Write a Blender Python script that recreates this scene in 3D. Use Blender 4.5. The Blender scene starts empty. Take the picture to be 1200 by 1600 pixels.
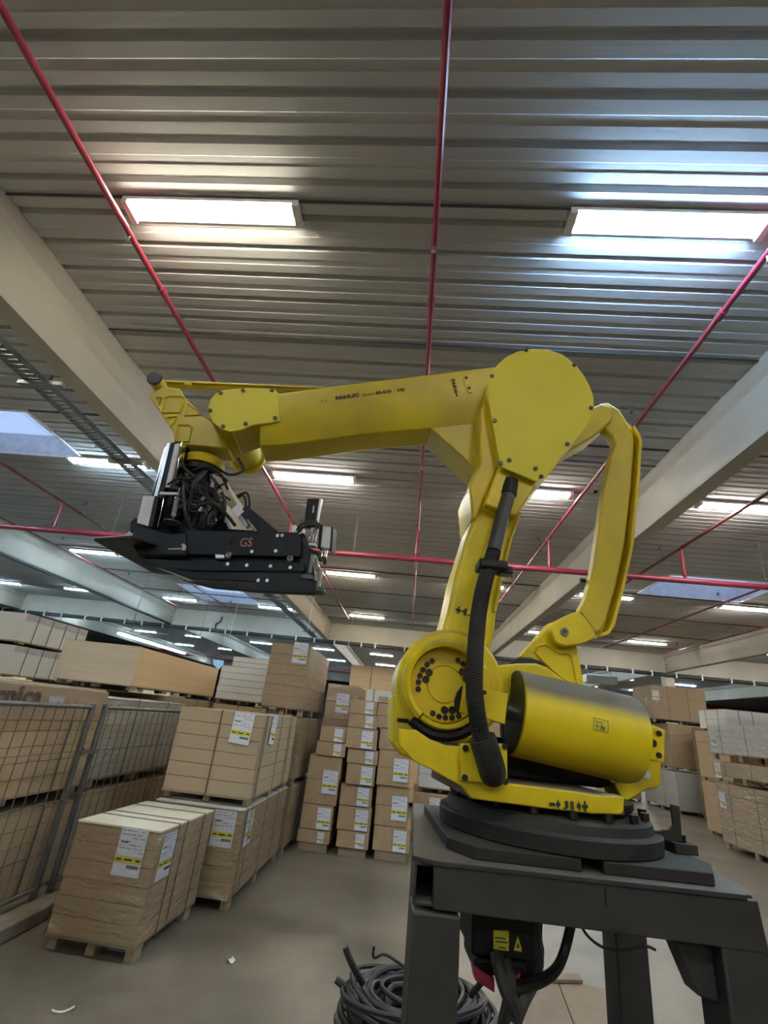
import bpy, bmesh, math, random
from mathutils import Vector, Matrix
random.seed(7)
S = bpy.context.scene
COL = S.collection

# ------------------------------------------------------------------ camera
F_PX = 758.0
CAM = Vector((0.0, 0.0, 1.65))
_y = Vector((36, -328, -F_PX)).normalized()
_z = Vector((195.4, 1774.5, -F_PX)); _z = (_z - _y * _z.dot(_y)).normalized()
_x = _y.cross(_z)
CR = Matrix((_x, _y, _z))                      # world <- camera
cam_d = bpy.data.cameras.new('camera'); cam = bpy.data.objects.new('camera', cam_d); COL.objects.link(cam)
cam_d.sensor_fit = 'VERTICAL'; cam_d.sensor_height = 24.0; cam_d.lens = 24.0 * F_PX / 1600.0
cam_d.clip_start = 0.05; cam_d.clip_end = 300
cam.matrix_world = Matrix.Translation(CAM) @ CR.to_4x4()
S.camera = cam

# ------------------------------------------------------------------ light and exposure
S.view_settings.view_transform = 'Standard'; S.view_settings.look = 'None'
S.view_settings.gamma = 1.0; S.view_settings.use_curve_mapping = False
S.view_settings.exposure = 2.45
TUBE = 20.0                                    # emission of the fluorescent tubes
WORLD = 0.85                                   # dusk sky, seen only through the roof lights
w = bpy.data.worlds.new('world'); S.world = w; w.use_nodes = True
w.node_tree.nodes['Background'].inputs[0].default_value = (0.66, 0.78, 1.0, 1)
w.node_tree.nodes['Background'].inputs[1].default_value = WORLD
S.cycles.use_denoising = True
S.cycles.max_bounces = 7; S.cycles.diffuse_bounces = 4; S.cycles.glossy_bounces = 3
S.cycles.transparent_max_bounces = 12
S.cycles.sample_clamp_indirect = 4.0
S.cycles.caustics_reflective = False; S.cycles.caustics_refractive = False

# ------------------------------------------------------------------ surveying: where a sight line meets a real plane
def ray(px, py): return CR @ Vector((px - 600, 800 - py, -F_PX))
def on_z(px, py, z): r = ray(px, py); return CAM + r * ((z - CAM.z) / r.z)
def on_y(px, py, y): r = ray(px, py); return CAM + r * (y / r.y)
def on_x(px, py, x): r = ray(px, py); return CAM + r * (x / r.x)

class Frame:
    """A local frame turned about Z: u to the right, v away, w up."""
    def __init__(s, origin, yaw):
        s.o = Vector(origin); s.a = yaw
        s.m = Matrix.Translation(s.o) @ Matrix.Rotation(yaw, 4, 'Z'); s.i = s.m.inverted()
    def p(s, px, py, v):
        r = s.i.to_3x3() @ ray(px, py); c = s.i @ CAM
        return c + r * ((v - c.y) / r.y)
    def pz(s, px, py, wz): return s.i @ on_z(px, py, wz + s.o.z)
    def pts(s, L, v): return [s.p(x, y, v) for x, y in L]

# ------------------------------------------------------------------ materials
def new_mat(name):
    m = bpy.data.materials.new(name); m.use_nodes = True
    return m, m.node_tree, m.node_tree.nodes['Principled BSDF']
def noise_mix(nt, c1, c2, scale=5.0, lo=0.35, hi=0.65, detail=6, stretch=None, coord='Object'):
    tc = nt.nodes.new('ShaderNodeTexCoord'); mp = nt.nodes.new('ShaderNodeMapping')
    if stretch: mp.inputs['Scale'].default_value = stretch
    no = nt.nodes.new('ShaderNodeTexNoise'); no.inputs['Scale'].default_value = scale; no.inputs['Detail'].default_value = detail
    cr = nt.nodes.new('ShaderNodeValToRGB'); cr.color_ramp.elements[0].position = lo; cr.color_ramp.elements[1].position = hi
    cr.color_ramp.elements[0].color = (*c1, 1); cr.color_ramp.elements[1].color = (*c2, 1)
    nt.links.new(tc.outputs[coord], mp.inputs[0]); nt.links.new(mp.outputs[0], no.inputs['Vector']); nt.links.new(no.outputs[0], cr.inputs[0])
    return cr, no, mp
def mat(name, c1, c2=None, scale=5.0, rough=0.5, metal=0.0, bump=0.0, bscale=None, stretch=None, lo=.35, hi=.65, coat=0.0, spec=0.5):
    m, nt, b = new_mat(name)
    c2 = c2 or tuple(min(1, x * 1.18) for x in c1)
    cr, no, mp = noise_mix(nt, c1, c2, scale, lo, hi, stretch=stretch)
    nt.links.new(cr.outputs[0], b.inputs['Base Color'])
    b.inputs['Roughness'].default_value = rough; b.inputs['Metallic'].default_value = metal
    b.inputs['Coat Weight'].default_value = coat; b.inputs['Specular IOR Level'].default_value = spec
    if bump:
        n2 = nt.nodes.new('ShaderNodeTexNoise'); n2.inputs['Scale'].default_value = bscale or scale * 8; n2.inputs['Detail'].default_value = 4
        nt.links.new(mp.outputs[0], n2.inputs['Vector'])
        bp = nt.nodes.new('ShaderNodeBump'); bp.inputs['Strength'].default_value = bump; bp.inputs['Distance'].default_value = 0.01
        nt.links.new(n2.outputs[0], bp.inputs['Height']); nt.links.new(bp.outputs[0], b.inputs['Normal'])
    return m
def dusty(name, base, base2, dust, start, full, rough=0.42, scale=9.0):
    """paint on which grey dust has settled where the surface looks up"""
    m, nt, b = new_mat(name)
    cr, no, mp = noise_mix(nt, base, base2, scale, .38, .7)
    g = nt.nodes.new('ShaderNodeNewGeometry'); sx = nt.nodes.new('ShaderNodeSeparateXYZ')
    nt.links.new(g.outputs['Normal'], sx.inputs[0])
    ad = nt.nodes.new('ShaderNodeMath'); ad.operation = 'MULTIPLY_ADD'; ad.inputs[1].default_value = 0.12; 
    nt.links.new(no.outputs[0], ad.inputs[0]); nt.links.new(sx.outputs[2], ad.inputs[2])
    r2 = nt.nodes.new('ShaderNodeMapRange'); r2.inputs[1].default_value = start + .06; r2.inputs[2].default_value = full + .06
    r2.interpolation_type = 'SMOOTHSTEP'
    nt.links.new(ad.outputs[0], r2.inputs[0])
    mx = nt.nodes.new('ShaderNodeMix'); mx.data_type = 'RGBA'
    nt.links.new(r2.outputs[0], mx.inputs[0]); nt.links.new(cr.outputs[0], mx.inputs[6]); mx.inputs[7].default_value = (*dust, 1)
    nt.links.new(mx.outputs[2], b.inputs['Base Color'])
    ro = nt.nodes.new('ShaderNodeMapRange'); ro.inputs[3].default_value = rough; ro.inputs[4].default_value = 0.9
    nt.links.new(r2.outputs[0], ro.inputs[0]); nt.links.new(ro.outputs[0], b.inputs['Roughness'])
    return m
def emit(name, col, strength):
    m, nt, b = new_mat(name)
    b.inputs['Base Color'].default_value = (1, 1, 1, 1)
    b.inputs['Emission Color'].default_value = (*col, 1); b.inputs['Emission Strength'].default_value = strength
    return m

M = {}
M['yellow'] = dusty('yellow_paint', (.86, .68, .008), (.68, .53, .015), (.22, .19, .13), .45, .95)
M['yellow_shaded'] = dusty('yellow_paint_shaded', (.72, .58, .02), (.52, .42, .04), (.22, .19, .13), .45, .95, scale=4)  # robot yellow darkened: shade on forearm, wrist and link put into the colour
M['yellow_dusty'] = dusty('yellow_paint_dusty_top', (.88, .70, .008), (.80, .63, .008), (.17, .155, .12), .22, .62)
M['yellow_worn'] = mat('yellow_paint_worn', (.78, .60, .015), (.52, .41, .05), 7, .42, lo=.5, hi=.85)
M['dust_brown'] = mat('dust_brown', (.13, .10, .06), (.18, .14, .085), 8, .85)
M['cover'] = mat('yellow_cover_paint', (.84, .75, .045), (.78, .69, .04), 2, .45, spec=.3)
M['black'] = mat('black_metal', (.006, .0065, .009), (.012, .0125, .016), 12, .45, 0.0, spec=.3)
M['black_rubber'] = mat('black_rubber', (.014, .014, .016), (.028, .028, .03), 20, .5)
M['hose'] = mat('hose_plastic', (.02, .021, .024), (.045, .045, .045), 9, .45)
M['dark_cap'] = mat('dark_plastic_cap', (.035, .034, .055), None, 6, .5)
M['bolt'] = mat('dark_bolt', (.02, .018, .016), (.05, .045, .035), 30, .4, .6)
M['white_bolt'] = mat('zinc_bolt', (.75, .77, .8), None, 30, .3, .8)
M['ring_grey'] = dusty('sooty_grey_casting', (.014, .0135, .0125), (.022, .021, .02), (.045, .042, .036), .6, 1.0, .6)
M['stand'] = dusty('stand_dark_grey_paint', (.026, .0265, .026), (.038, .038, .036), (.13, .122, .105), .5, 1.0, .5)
M['alu'] = mat('aluminium', (.62, .64, .67), (.5, .52, .55), 8, .28, .9, stretch=(1, 1, .1))
M['chrome'] = mat('polished_steel', (.75, .75, .76), None, 8, .12, 1)
M['grey_plate'] = mat('dark_grey_plate', (.009, .010, .014), (.014, .0155, .02), 9, .5, 0, spec=.25)
M['white_plastic'] = mat('white_plastic', (.7, .72, .75), None, 8, .35)
M['suction'] = mat('suction_rubber', (.06, .08, .06), None, 8, .4)
M['pink'] = mat('connector_red', (.42, .035, .085), None, 8, .45)
M['chipboard'] = mat('chipboard', (.40, .30, .19), (.54, .42, .28), 90, .75, bump=.25, bscale=150, lo=.3, hi=.7)
M['mdf'] = mat('brown_board', (.41, .285, .16), (.47, .335, .20), 6, .6, stretch=(1, 1, 6))
M['cardboard'] = mat('cardboard', (.31, .22, .135), (.36, .26, .165), 5, .75, stretch=(1, 1, 4))
M['carton_dark'] = mat('carton_dark', (.19, .14, .09), (.24, .18, .12), 5, .75)
M['brown_box'] = mat('strip_bundle_board', (.41, .28, .155), (.47, .33, .19), 7, .6)
M['plywood'] = mat('plywood', (.66, .45, .23), (.72, .51, .28), 3, .6, stretch=(1, .2, 14))
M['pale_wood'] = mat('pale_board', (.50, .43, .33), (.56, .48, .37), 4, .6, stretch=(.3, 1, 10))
M['white_board'] = mat('white_board', (.62, .62, .58), (.68, .68, .64), 4, .5, stretch=(1, 1, 10))
M['cream'] = mat('cream_top_sheet', (.72, .69, .54), (.78, .75, .62), 3, .4)
M['pallet'] = mat('pallet_wood', (.26, .20, .125), (.36, .28, .18), 10, .8, stretch=(1, 1, 5))
M['dark_gap'] = mat('dark_spacer', (.03, .026, .022), None, 6, .9)
M['strap'] = mat('strap', (.10, .085, .06), None, 6, .5)
M['label_white'] = mat('label_paper', (.84, .86, .92), (.78, .81, .88), 40, .5)
M['label_yellow'] = mat('label_yellow_band', (.80, .72, .05), (.72, .62, .03), 60, .5)
M['print'] = mat('print_black', (.03, .03, .035), None, 40, .6)
M['print_grey'] = mat('print_grey', (.36, .38, .44), None, 40, .6)
M['print_brown'] = mat('print_dark_brown', (.07, .05, .035), None, 40, .7)
M['white_tape'] = mat('grey_print_band', (.38, .36, .36), (.5, .48, .47), 40, .6)
M['pipe'] = mat('red_pipe_paint', (.27, .028, .055), (.32, .036, .065), 6, .3)
M['pipe_dark'] = mat('dark_red_pipe_paint', (.16, .03, .035), (.22, .04, .045), 6, .35)
M['beam'] = mat('beam_paint', (.50, .47, .40), (.56, .53, .46), 1.2, .55)
M['fixture'] = mat('lamp_housing_white', (.8, .8, .78), None, 8, .35)
M['fence'] = mat('fence_steel', (.12, .125, .125), (.17, .17, .165), 12, .45, .5)
M['wire'] = mat('thin_wire', (.14, .14, .14), None, 12, .5, .3)
M['tray'] = mat('galvanised_tray', (.17, .19, .20), (.24, .26, .27), 14, .45, .5)
M['kerb'] = mat('kerb_concrete', (.17, .145, .11), (.23, .195, .15), 9, .85, bump=.2)
M['paper'] = mat('paper_scrap', (.8, .78, .7), None, 9, .7)
M['far_wall'] = mat('far_wall_paint', (.10, .125, .16), (.13, .155, .19), .4, .7)
M['side_wall'] = mat('side_wall_paint', (.30, .29, .27), None, .4, .7)
M['gs_paint'] = mat('faded_red_marker', (.30, .10, .11), (.42, .2, .2), 60, .6)
M['sign_blue'] = mat('sign_blue', (.30, .55, .72), None, 9, .5)
M['duct'] = mat('duct_dark', (.035, .037, .04), None, 6, .5)
M['tube_warm'] = emit('tube_warm', (1.0, .90, .70), TUBE)
M['tube_neutral'] = emit('tube_neutral', (1.0, .95, .86), TUBE)
M['tube_blue'] = emit('tube_blue', (.42, .68, 1.0), TUBE * 2.4)
M['tube_cool'] = emit('tube_cool', (.62, .84, 1.0), TUBE)

def film_mat():
    m, nt, b = new_mat('shrink_film')
    out = nt.nodes['Material Output']
    tr = nt.nodes.new('ShaderNodeBsdfTransparent'); gl = nt.nodes.new('ShaderNodeBsdfGlossy'); gl.inputs['Roughness'].default_value = .11
    mx = nt.nodes.new('ShaderNodeMixShader')
    tc = nt.nodes.new('ShaderNodeTexCoord'); mp = nt.nodes.new('ShaderNodeMapping'); mp.inputs['Scale'].default_value = (1.3, 1.3, 5.0)
    mp.inputs['Rotation'].default_value = (.12, .10, 0)
    n1 = nt.nodes.new('ShaderNodeTexNoise'); n1.inputs['Scale'].default_value = 3.0; n1.inputs['Detail'].default_value = 2.0; n1.inputs['Distortion'].default_value = .9
    bp = nt.nodes.new('ShaderNodeBump'); bp.inputs['Strength'].default_value = 1.0; bp.inputs['Distance'].default_value = .13
    fr = nt.nodes.new('ShaderNodeFresnel'); fr.inputs[0].default_value = 1.5
    ad = nt.nodes.new('ShaderNodeMath'); ad.operation = 'MULTIPLY_ADD'; ad.inputs[1].default_value = .3; ad.inputs[2].default_value = .11
    nt.links.new(tc.outputs['Object'], mp.inputs[0]); nt.links.new(mp.outputs[0], n1.inputs['Vector']); nt.links.new(n1.outputs[0], bp.inputs['Height'])
    nt.links.new(bp.outputs[0], gl.inputs['Normal']); nt.links.new(bp.outputs[0], fr.inputs['Normal'])
    nt.links.new(fr.outputs[0], ad.inputs[0]); nt.links.new(ad.outputs[0], mx.inputs[0])
    nt.links.new(tr.outputs[0], mx.inputs[1]); nt.links.new(gl.outputs[0], mx.inputs[2]); nt.links.new(mx.outputs[0], out.inputs[0])
    return m
M['film'] = film_mat()

def deck_mat():
    """coated steel deck: rolled along X, so its sheen is smooth along X and smeared across"""
    m, nt, b = new_mat('deck_coated_steel')
    cr, no, mp = noise_mix(nt, (.53, .537, .537), (.60, .607, .607), 1.3, .3, .7, stretch=(.25, 2.5, 1))
    nt.links.new(cr.outputs[0], b.inputs['Base Color'])
    b.inputs['Roughness'].default_value = .62; b.inputs['Specular IOR Level'].default_value = .5
    b.inputs['Anisotropic'].default_value = 1.0
    tg = nt.nodes.new('ShaderNodeCombineXYZ'); tg.inputs[0].default_value = 1.0
    nt.links.new(tg.outputs[0], b.inputs['Tangent'])
    b.inputs['Anisotropic Rotation'].default_value = .25
    tc = nt.nodes.new('ShaderNodeTexCoord'); m2 = nt.nodes.new('ShaderNodeMapping'); m2.inputs['Scale'].default_value = (.02, 1, 1)
    wv = nt.nodes.new('ShaderNodeTexNoise'); wv.inputs['Scale'].default_value = 34; wv.inputs['Detail'].default_value = 2
    bp = nt.nodes.new('ShaderNodeBump'); bp.inputs['Strength'].default_value = .10; bp.inputs['Distance'].default_value = .01
    nt.links.new(tc.outputs['Object'], m2.inputs[0]); nt.links.new(m2.outputs[0], wv.inputs['Vector']); nt.links.new(wv.outputs[0], bp.inputs['Height'])
    nt.links.new(bp.outputs[0], b.inputs['Normal'])
    return m
M['deck'] = deck_mat()

def floor_mat():
    m, nt, b = new_mat('concrete_floor')
    cr, no, mp = noise_mix(nt, (.085, .072, .054), (.215, .19, .15), .9, .32, .68, detail=9)
    n2 = nt.nodes.new('ShaderNodeTexNoise'); n2.inputs['Scale'].default_value = 7; n2.inputs['Detail'].default_value = 8
    nt.links.new(mp.outputs[0], n2.inputs['Vector'])
    mx = nt.nodes.new('ShaderNodeMix'); mx.data_type = 'RGBA'; mx.blend_type = 'MULTIPLY'; mx.inputs[0].default_value = .6
    r2 = nt.nodes.new('ShaderNodeValToRGB'); r2.color_ramp.elements[0].position = .3; r2.color_ramp.elements[1].position = .6
    r2.color_ramp.elements[0].color = (.62, .6, .57, 1)
    nt.links.new(n2.outputs[0], r2.inputs[0]); nt.links.new(cr.outputs[0], mx.inputs[6]); nt.links.new(r2.outputs[0], mx.inputs[7])
    nt.links.new(mx.outputs[2], b.inputs['Base Color'])
    mr = nt.nodes.new('ShaderNodeMapRange'); mr.inputs[3].default_value = .28; mr.inputs[4].default_value = .5
    nt.links.new(n2.outputs[0], mr.inputs[0]); nt.links.new(mr.outputs[0], b.inputs['Roughness'])
    bp = nt.nodes.new('ShaderNodeBump'); bp.inputs['Strength'].default_value = .06; bp.inputs['Distance'].default_value = .01
    nt.links.new(n2.outputs[0], bp.inputs['Height']); nt.links.new(bp.outputs[0], b.inputs['Normal'])
    return m
M['floor'] = floor_mat()

def skylight_mat():
    m, nt, b = new_mat('rooflight_sheet')
    out = nt.nodes['Material Output']
    tl = nt.nodes.new('ShaderNodeBsdfTranslucent'); tl.inputs[0].default_value = (.7, .76, .85, 1)
    df = nt.nodes.new('ShaderNodeBsdfDiffuse'); df.inputs[0].default_value = (.55, .58, .64, 1)
    mx = nt.nodes.new('ShaderNodeMixShader'); mx.inputs[0].default_value = .5
    nt.links.new(tl.outputs[0], mx.inputs[1]); nt.links.new(df.outputs[0], mx.inputs[2]); nt.links.new(mx.outputs[0], out.inputs[0])
    return m
M['skylight'] = skylight_mat()

# ------------------------------------------------------------------ mesh helpers
class MB:
    def __init__(s): s.bm = bmesh.new()
    def _face(s, vs):
        try: return s.bm.faces.new(vs)
        except ValueError: return None
    def loft(s, rings, closed=False, caps=True):
        R = [[s.bm.verts.new(p) for p in r] for r in rings]; n = len(R[0])
        for a, b in list(zip(R, R[1:])) + ([(R[-1], R[0])] if closed else []):
            for i in range(n): s._face((a[i], a[(i + 1) % n], b[(i + 1) % n], b[i]))
        if caps and not closed: s._face(R[0][::-1]); s._face(R[-1])
        return s
    def box(s, x0, x1, y0, y1, z0, z1, m=None):
        P = [Vector(p) for p in ((x0, y0, z0), (x1, y0, z0), (x1, y1, z0), (x0, y1, z0))]
        Q = [Vector((p.x, p.y, z1)) for p in P]
        if m: P = [m @ p for p in P]; Q = [m @ p for p in Q]
        return s.loft([P, Q])
    def prism(s, pts, d):
        d = Vector(d); return s.loft([[Vector(p) for p in pts], [Vector(p) + d for p in pts]])
    def bar(s, a, b, wd, th=None, up=(0, 0, 1)):
        a, b = Vector(a), Vector(b); t = (b - a).normalized(); up = Vector(up)
        sd = t.cross(up)
        if sd.length < 1e-4: sd = t.cross(Vector((1, 0, 0)))
        sd.normalize(); u2 = sd.cross(t); th = th or wd
        q = [(-1, -1), (1, -1), (1, 1), (-1, 1)]
        return s.loft([[p + sd * i * wd / 2 + u2 * j * th / 2 for i, j in q] for p in (a, b)])
    def cyl(s, a, b, r, n=16, r2=None):
        return s.tube([a, b], r, n, radii=[r, r if r2 is None else r2])
    def tube(s, path, r, n=8, closed=False, radii=None):
        P = [Vector(p) for p in path]; rings = []; ref = None
        for i, p in enumerate(P):
            if closed: t = P[(i + 1) % len(P)] - P[i - 1]
            else: t = P[min(i + 1, len(P) - 1)] - P[max(i - 1, 0)]
            t.normalize()
            if ref is None: ref = t.orthogonal().normalized()
            ref = (ref - t * ref.dot(t))
            if ref.length < 1e-5: ref = t.orthogonal()
            ref.normalize(); b = t.cross(ref); rr = radii[i] if radii else r
            rings.append([p + (ref * math.cos(k * 2 * math.pi / n) + b * math.sin(k * 2 * math.pi / n)) * rr for k in range(n)])
        return s.loft(rings, closed)
    def lathe(s, a, axis, prof, n=24):
        """prof = [(distance along axis, radius)]"""
        a = Vector(a); t = Vector(axis).normalized(); e = t.orthogonal().normalized(); f = t.cross(e)
        return s.loft([[a + t * d + (e * math.cos(k * 2 * math.pi / n) + f * math.sin(k * 2 * math.pi / n)) * max(r, 1e-4) for k in range(n)] for d, r in prof])
    def mesh(s, name, material=None, smooth=True, angle=32):
        bmesh.ops.recalc_face_normals(s.bm, faces=s.bm.faces)
        me = bpy.data.meshes.new(name); s.bm.to_mesh(me); s.bm.free()
        if material: me.materials.append(M[material] if isinstance(material, str) else material)
        if smooth:
            me.polygons.foreach_set('use_smooth', [True] * len(me.polygons)); me.set_sharp_from_angle(angle=math.radians(angle))
        return me
    def build(s, name, material, parent=None, bevel=0.0, seg=2, label=None, smooth=True, kind=None):
        o = bpy.data.objects.new(name, s.mesh(name, material, smooth)); COL.objects.link(o)
        if parent: o.parent = parent
        if bevel:
            b = o.modifiers.new('bevel', 'BEVEL'); b.width = bevel; b.segments = seg; b.limit_method = 'ANGLE'; b.angle_limit = math.radians(40)
        if label: o['label'] = label
        if kind: o['kind'] = kind
        return o

def use(me, name, parent=None, loc=(0, 0, 0), rot=(0, 0, 0), scale=(1, 1, 1)):
    o = bpy.data.objects.new(name, me); COL.objects.link(o); o.location = loc; o.rotation_euler = rot; o.scale = scale
    if parent: o.parent = parent
    return o
def tag(o, label=None, cat=None, group=None, kind=None):
    for k, v in (('label', label), ('category', cat), ('group', group), ('kind', kind)):
        if v: o[k] = v
    return o
def thing(name, label, cat, loc=(0, 0, 0), yaw=0.0, group=None):
    o = bpy.data.objects.new(name, None); COL.objects.link(o); o.location = loc; o.rotation_euler = (0, 0, yaw)
    o.empty_display_size = .1
    return tag(o, label, cat, group)
def struct(o): o['kind'] = 'structure'; return o
def copy_tree(o, parent=None):
    c = o.copy(); COL.objects.link(c)
    if parent: c.parent = parent
    for ch in o.children: copy_tree(ch, c)
    return c
def smooth_path(P, n=6, closed=False):
    P = [Vector(p) for p in P]; out = []; N = len(P)
    for i in range(N if closed else N - 1):
        g = (lambda k: P[k % N]) if closed else (lambda k: P[max(0, min(N - 1, k))])
        a, b, c, d = g(i - 1), g(i), g(i + 1), g(i + 2)
        for k in range(n):
            t = k / n
            out.append(.5 * ((2 * b) + (c - a) * t + (2 * a - 5 * b + 4 * c - d) * t * t + (3 * b - a - 3 * c + d) * t ** 3))
    if not closed: out.append(P[-1])
    return out
def rounded(L, n=5, r=.35):
    """round the corners of an outline given in pixels or metres (2D tuples)"""
    out = []; N = len(L)
    for i in range(N):
        a, b, c = Vector(L[i - 1]), Vector(L[i]), Vector(L[(i + 1) % N])
        p = b + (a - b) * r; q = b + (c - b) * r
        for k in range(n + 1):
            t = k / n; out.append(tuple((1 - t) ** 2 * p + 2 * t * (1 - t) * b + t * t * q))
    return out
def text(body, p0, p1, height, nrm, material, parent, name='lettering', depth=.0015, bold=0.0, fit=True, shear=0.0):
    """lettering from p0 to p1, facing nrm (local coordinates of parent)"""
    cu = bpy.data.curves.new(name, 'FONT'); cu.body = body; cu.size = 1.0; cu.extrude = 0; cu.offset = bold; cu.resolution_u = 3; cu.shear = shear
    o = bpy.data.objects.new(name, cu); COL.objects.link(o)
    me = bpy.data.meshes.new_from_object(o.evaluated_get(bpy.context.evaluated_depsgraph_get()))
    bpy.data.objects.remove(o); bpy.data.curves.remove(cu)
    xs = [v.co.x for v in me.vertices]; ys = [v.co.y for v in me.vertices]
    x0, x1, y0, y1 = min(xs), max(xs), min(ys), max(ys)
    p0, p1, nrm = Vector(p0), Vector(p1), Vector(nrm).normalized()
    ex = (p1 - p0); L = ex.length; ex.normalize(); nrm = (nrm - ex * nrm.dot(ex)).normalized(); ey = nrm.cross(ex)
    sx = L / (x1 - x0); sy = height / (y1 - y0)
    for v in me.vertices:
        a, b = (v.co.x - x0) * sx, (v.co.y - y0) * sy
        v.co = p0 + ex * a + ey * b + nrm * depth
    me.materials.clear(); me.materials.append(M[material]); me.name = name
    ob = bpy.data.objects.new(name, me); COL.objects.link(ob); ob.parent = parent
    return ob

# ================================================================== the hall
ZC = 5.5                                        # underside of the deck
XL, XR, YB, YF = -36.0, 36.0, -14.0, 64.0
BEAM_X = [-19.05, -11.5, -3.98, 3.56, 11.1, 18.65]
CROSS_Y = [-6.0, 22.7, 51.4]
struct(MB().box(XL, XR, YB, YF, -.2, 0).build('floor', 'floor', smooth=False))

# roof lights: x0, x1, y0, y1
SKY = [(-8.3, -6.3, 6.1, 7.55), (6.0, 8.6, 11.5, 13.3), (-8.9, -6.5, 17.2, 19.9)]
def deck():
    mb = MB(); bm = mb.bm
    prof = [(0, 0), (.085, 0), (.092, .005), (.150, .005), (.157, 0), (.236, 0), (.248, .048), (.278, .048), (.30, 0)]
    y = YB; rows = []
    while y < YF:
        rows += [(y + a, ZC + b) for a, b in (prof[:-1] if y < 24 else [prof[0], prof[5], prof[6], prof[7]])]
        y += .30
    rows.append((YF, ZC))
    for (ya, za), (yb, zb) in zip(rows, rows[1:]):
        xs = [XL, XR]
        for x0, x1, y0, y1 in SKY:
            if ya >= y0 - .02 and yb <= y1 + .02: xs += [x0, x1]
        xs.sort()
        for k in range(0, len(xs), 2):
            mb._face([bm.verts.new(p) for p in ((xs[k], ya, za), (xs[k + 1], ya, za), (xs[k + 1], yb, zb), (xs[k], yb, zb))])
    bmesh.ops.remove_doubles(bm, verts=bm.verts, dist=1e-4)
    me = mb.mesh('ceiling', 'deck', True, 12)
    o = bpy.data.objects.new('ceiling', me); COL.objects.link(o); return struct(o)
deck()
struct(MB().box(XL, XR, YF, YF + .2, 0, 6.2).build('wall_far', 'far_wall', smooth=False))
struct(MB().box(XL, XR, YB - .2, YB, 0, 6.2).build('wall_back', 'side_wall', smooth=False))
struct(MB().box(XL - .2, XL, YB, YF, 0, 6.2).build('wall_left', 'side_wall', smooth=False))
struct(MB().box(XR, XR + .2, YB, YF, 0, 6.2).build('wall_right', 'far_wall', smooth=False))
k = 0
for x0, x1, y0, y1 in SKY:
    k += 1
    wd = MB(); t = .03
    wd.box(x0 - t, x0, y0 - t, y1 + t, ZC - .02, 5.95).box(x1, x1 + t, y0 - t, y1 + t, ZC - .02, 5.95)
    wd.box(x0, x1, y0 - t, y0, ZC - .02, 5.95).box(x0, x1, y1, y1 + t, ZC - .02, 5.95)
    wn = struct(wd.build('window_%d' % k, 'white_plastic', smooth=False))
    xs = x0 + (x1 - x0) * .62 if k == 1 else x1
    MB().box(x0, xs, y0, y1, 5.90, 5.92).build('pane', 'skylight', wn, smooth=False)
    if k == 1:
        MB().box(xs, x1, y0 + .55, y1, 5.90, 5.92).build('pane', 'skylight', wn, smooth=False)
        op = MB()
        op.bar((-7.35, 6.12, 5.6), (-6.9, 6.6, 5.85), .05).bar((-7.2, 6.12, 5.55), (-6.75, 6.5, 5.86), .05).bar((-7.6, 6.4, 5.8), (-6.5, 6.4, 5.8), .06)
        op.build('opening_arm', 'tray', wn)
n = 0
for x in BEAM_X:
    n += 1; hw = .13
    ys = [YB] + [c for c in CROSS_Y if c > YB] + [YF]
    for ya, yb in zip(ys, ys[1:]):
        pr = [(-hw - .05, ZC + .05), (-hw - .05, ZC - .13), (-hw, ZC - .19), (-hw, ZC - .70), (-hw + .02, ZC - .75), (hw - .02, ZC - .75), (hw, ZC - .70), (hw, ZC - .19), (hw + .05, ZC - .13), (hw + .05, ZC + .05)]
        a, b = ya + (.16 if ya in CROSS_Y else 0), yb - (.16 if yb in CROSS_Y else 0)
        o = MB().loft([[(x + u, a, z) for u, z in pr], [(x + u, b, z) for u, z in pr]]).build('trim_%d' % n, 'beam')
        n += 1; struct(o)
        if x in BEAM_X[1:5] and yb == 22.7:
            for s in (-1, 1):
                for zz in (5.25, 5.05, 4.87):
                    MB().cyl((x + s * hw, yb - .3, zz), (x + s * (hw + .03), yb - .3, zz), .02, 8).build('bolt', 'bolt', o)
for c in CROSS_Y:
    n += 1
    struct(MB().box(XL, XR, c - .16, c + .16, ZC - .78, ZC + .05).build('trim_%d' % n, 'beam', bevel=.02))
for x, y in ((11.1, 22.7), (-19.05, 22.7), (11.1, 51.4), (-11.5, 51.4), (-3.98, 51.4)):
    n += 1
    struct(MB().box(x - .2, x + .2, y - .2, y + .2, 0, ZC - .78).build('trim_%d' % n, 'beam', bevel=.02))
# girder line with red flange deep in the hall, dark loading-bay doors at the end
n += 1; struct(MB().box(XL, XR, 37.0, 37.25, 4.55, 4.85).build('trim_%d' % n, 'pipe_dark'))
for i in range(8):
    d = struct(MB().box(-30 + i * 8, -26.4 + i * 8, YF - .08, YF, 0, 4.0).build('door_%d' % (i + 1), 'duct', smooth=False))
    MB().box(-29.6 + i * 8, -26.8 + i * 8, YF - .11, YF - .08, 2.4, 3.4).build('door_window', 'sign_blue', d, smooth=False)

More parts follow.
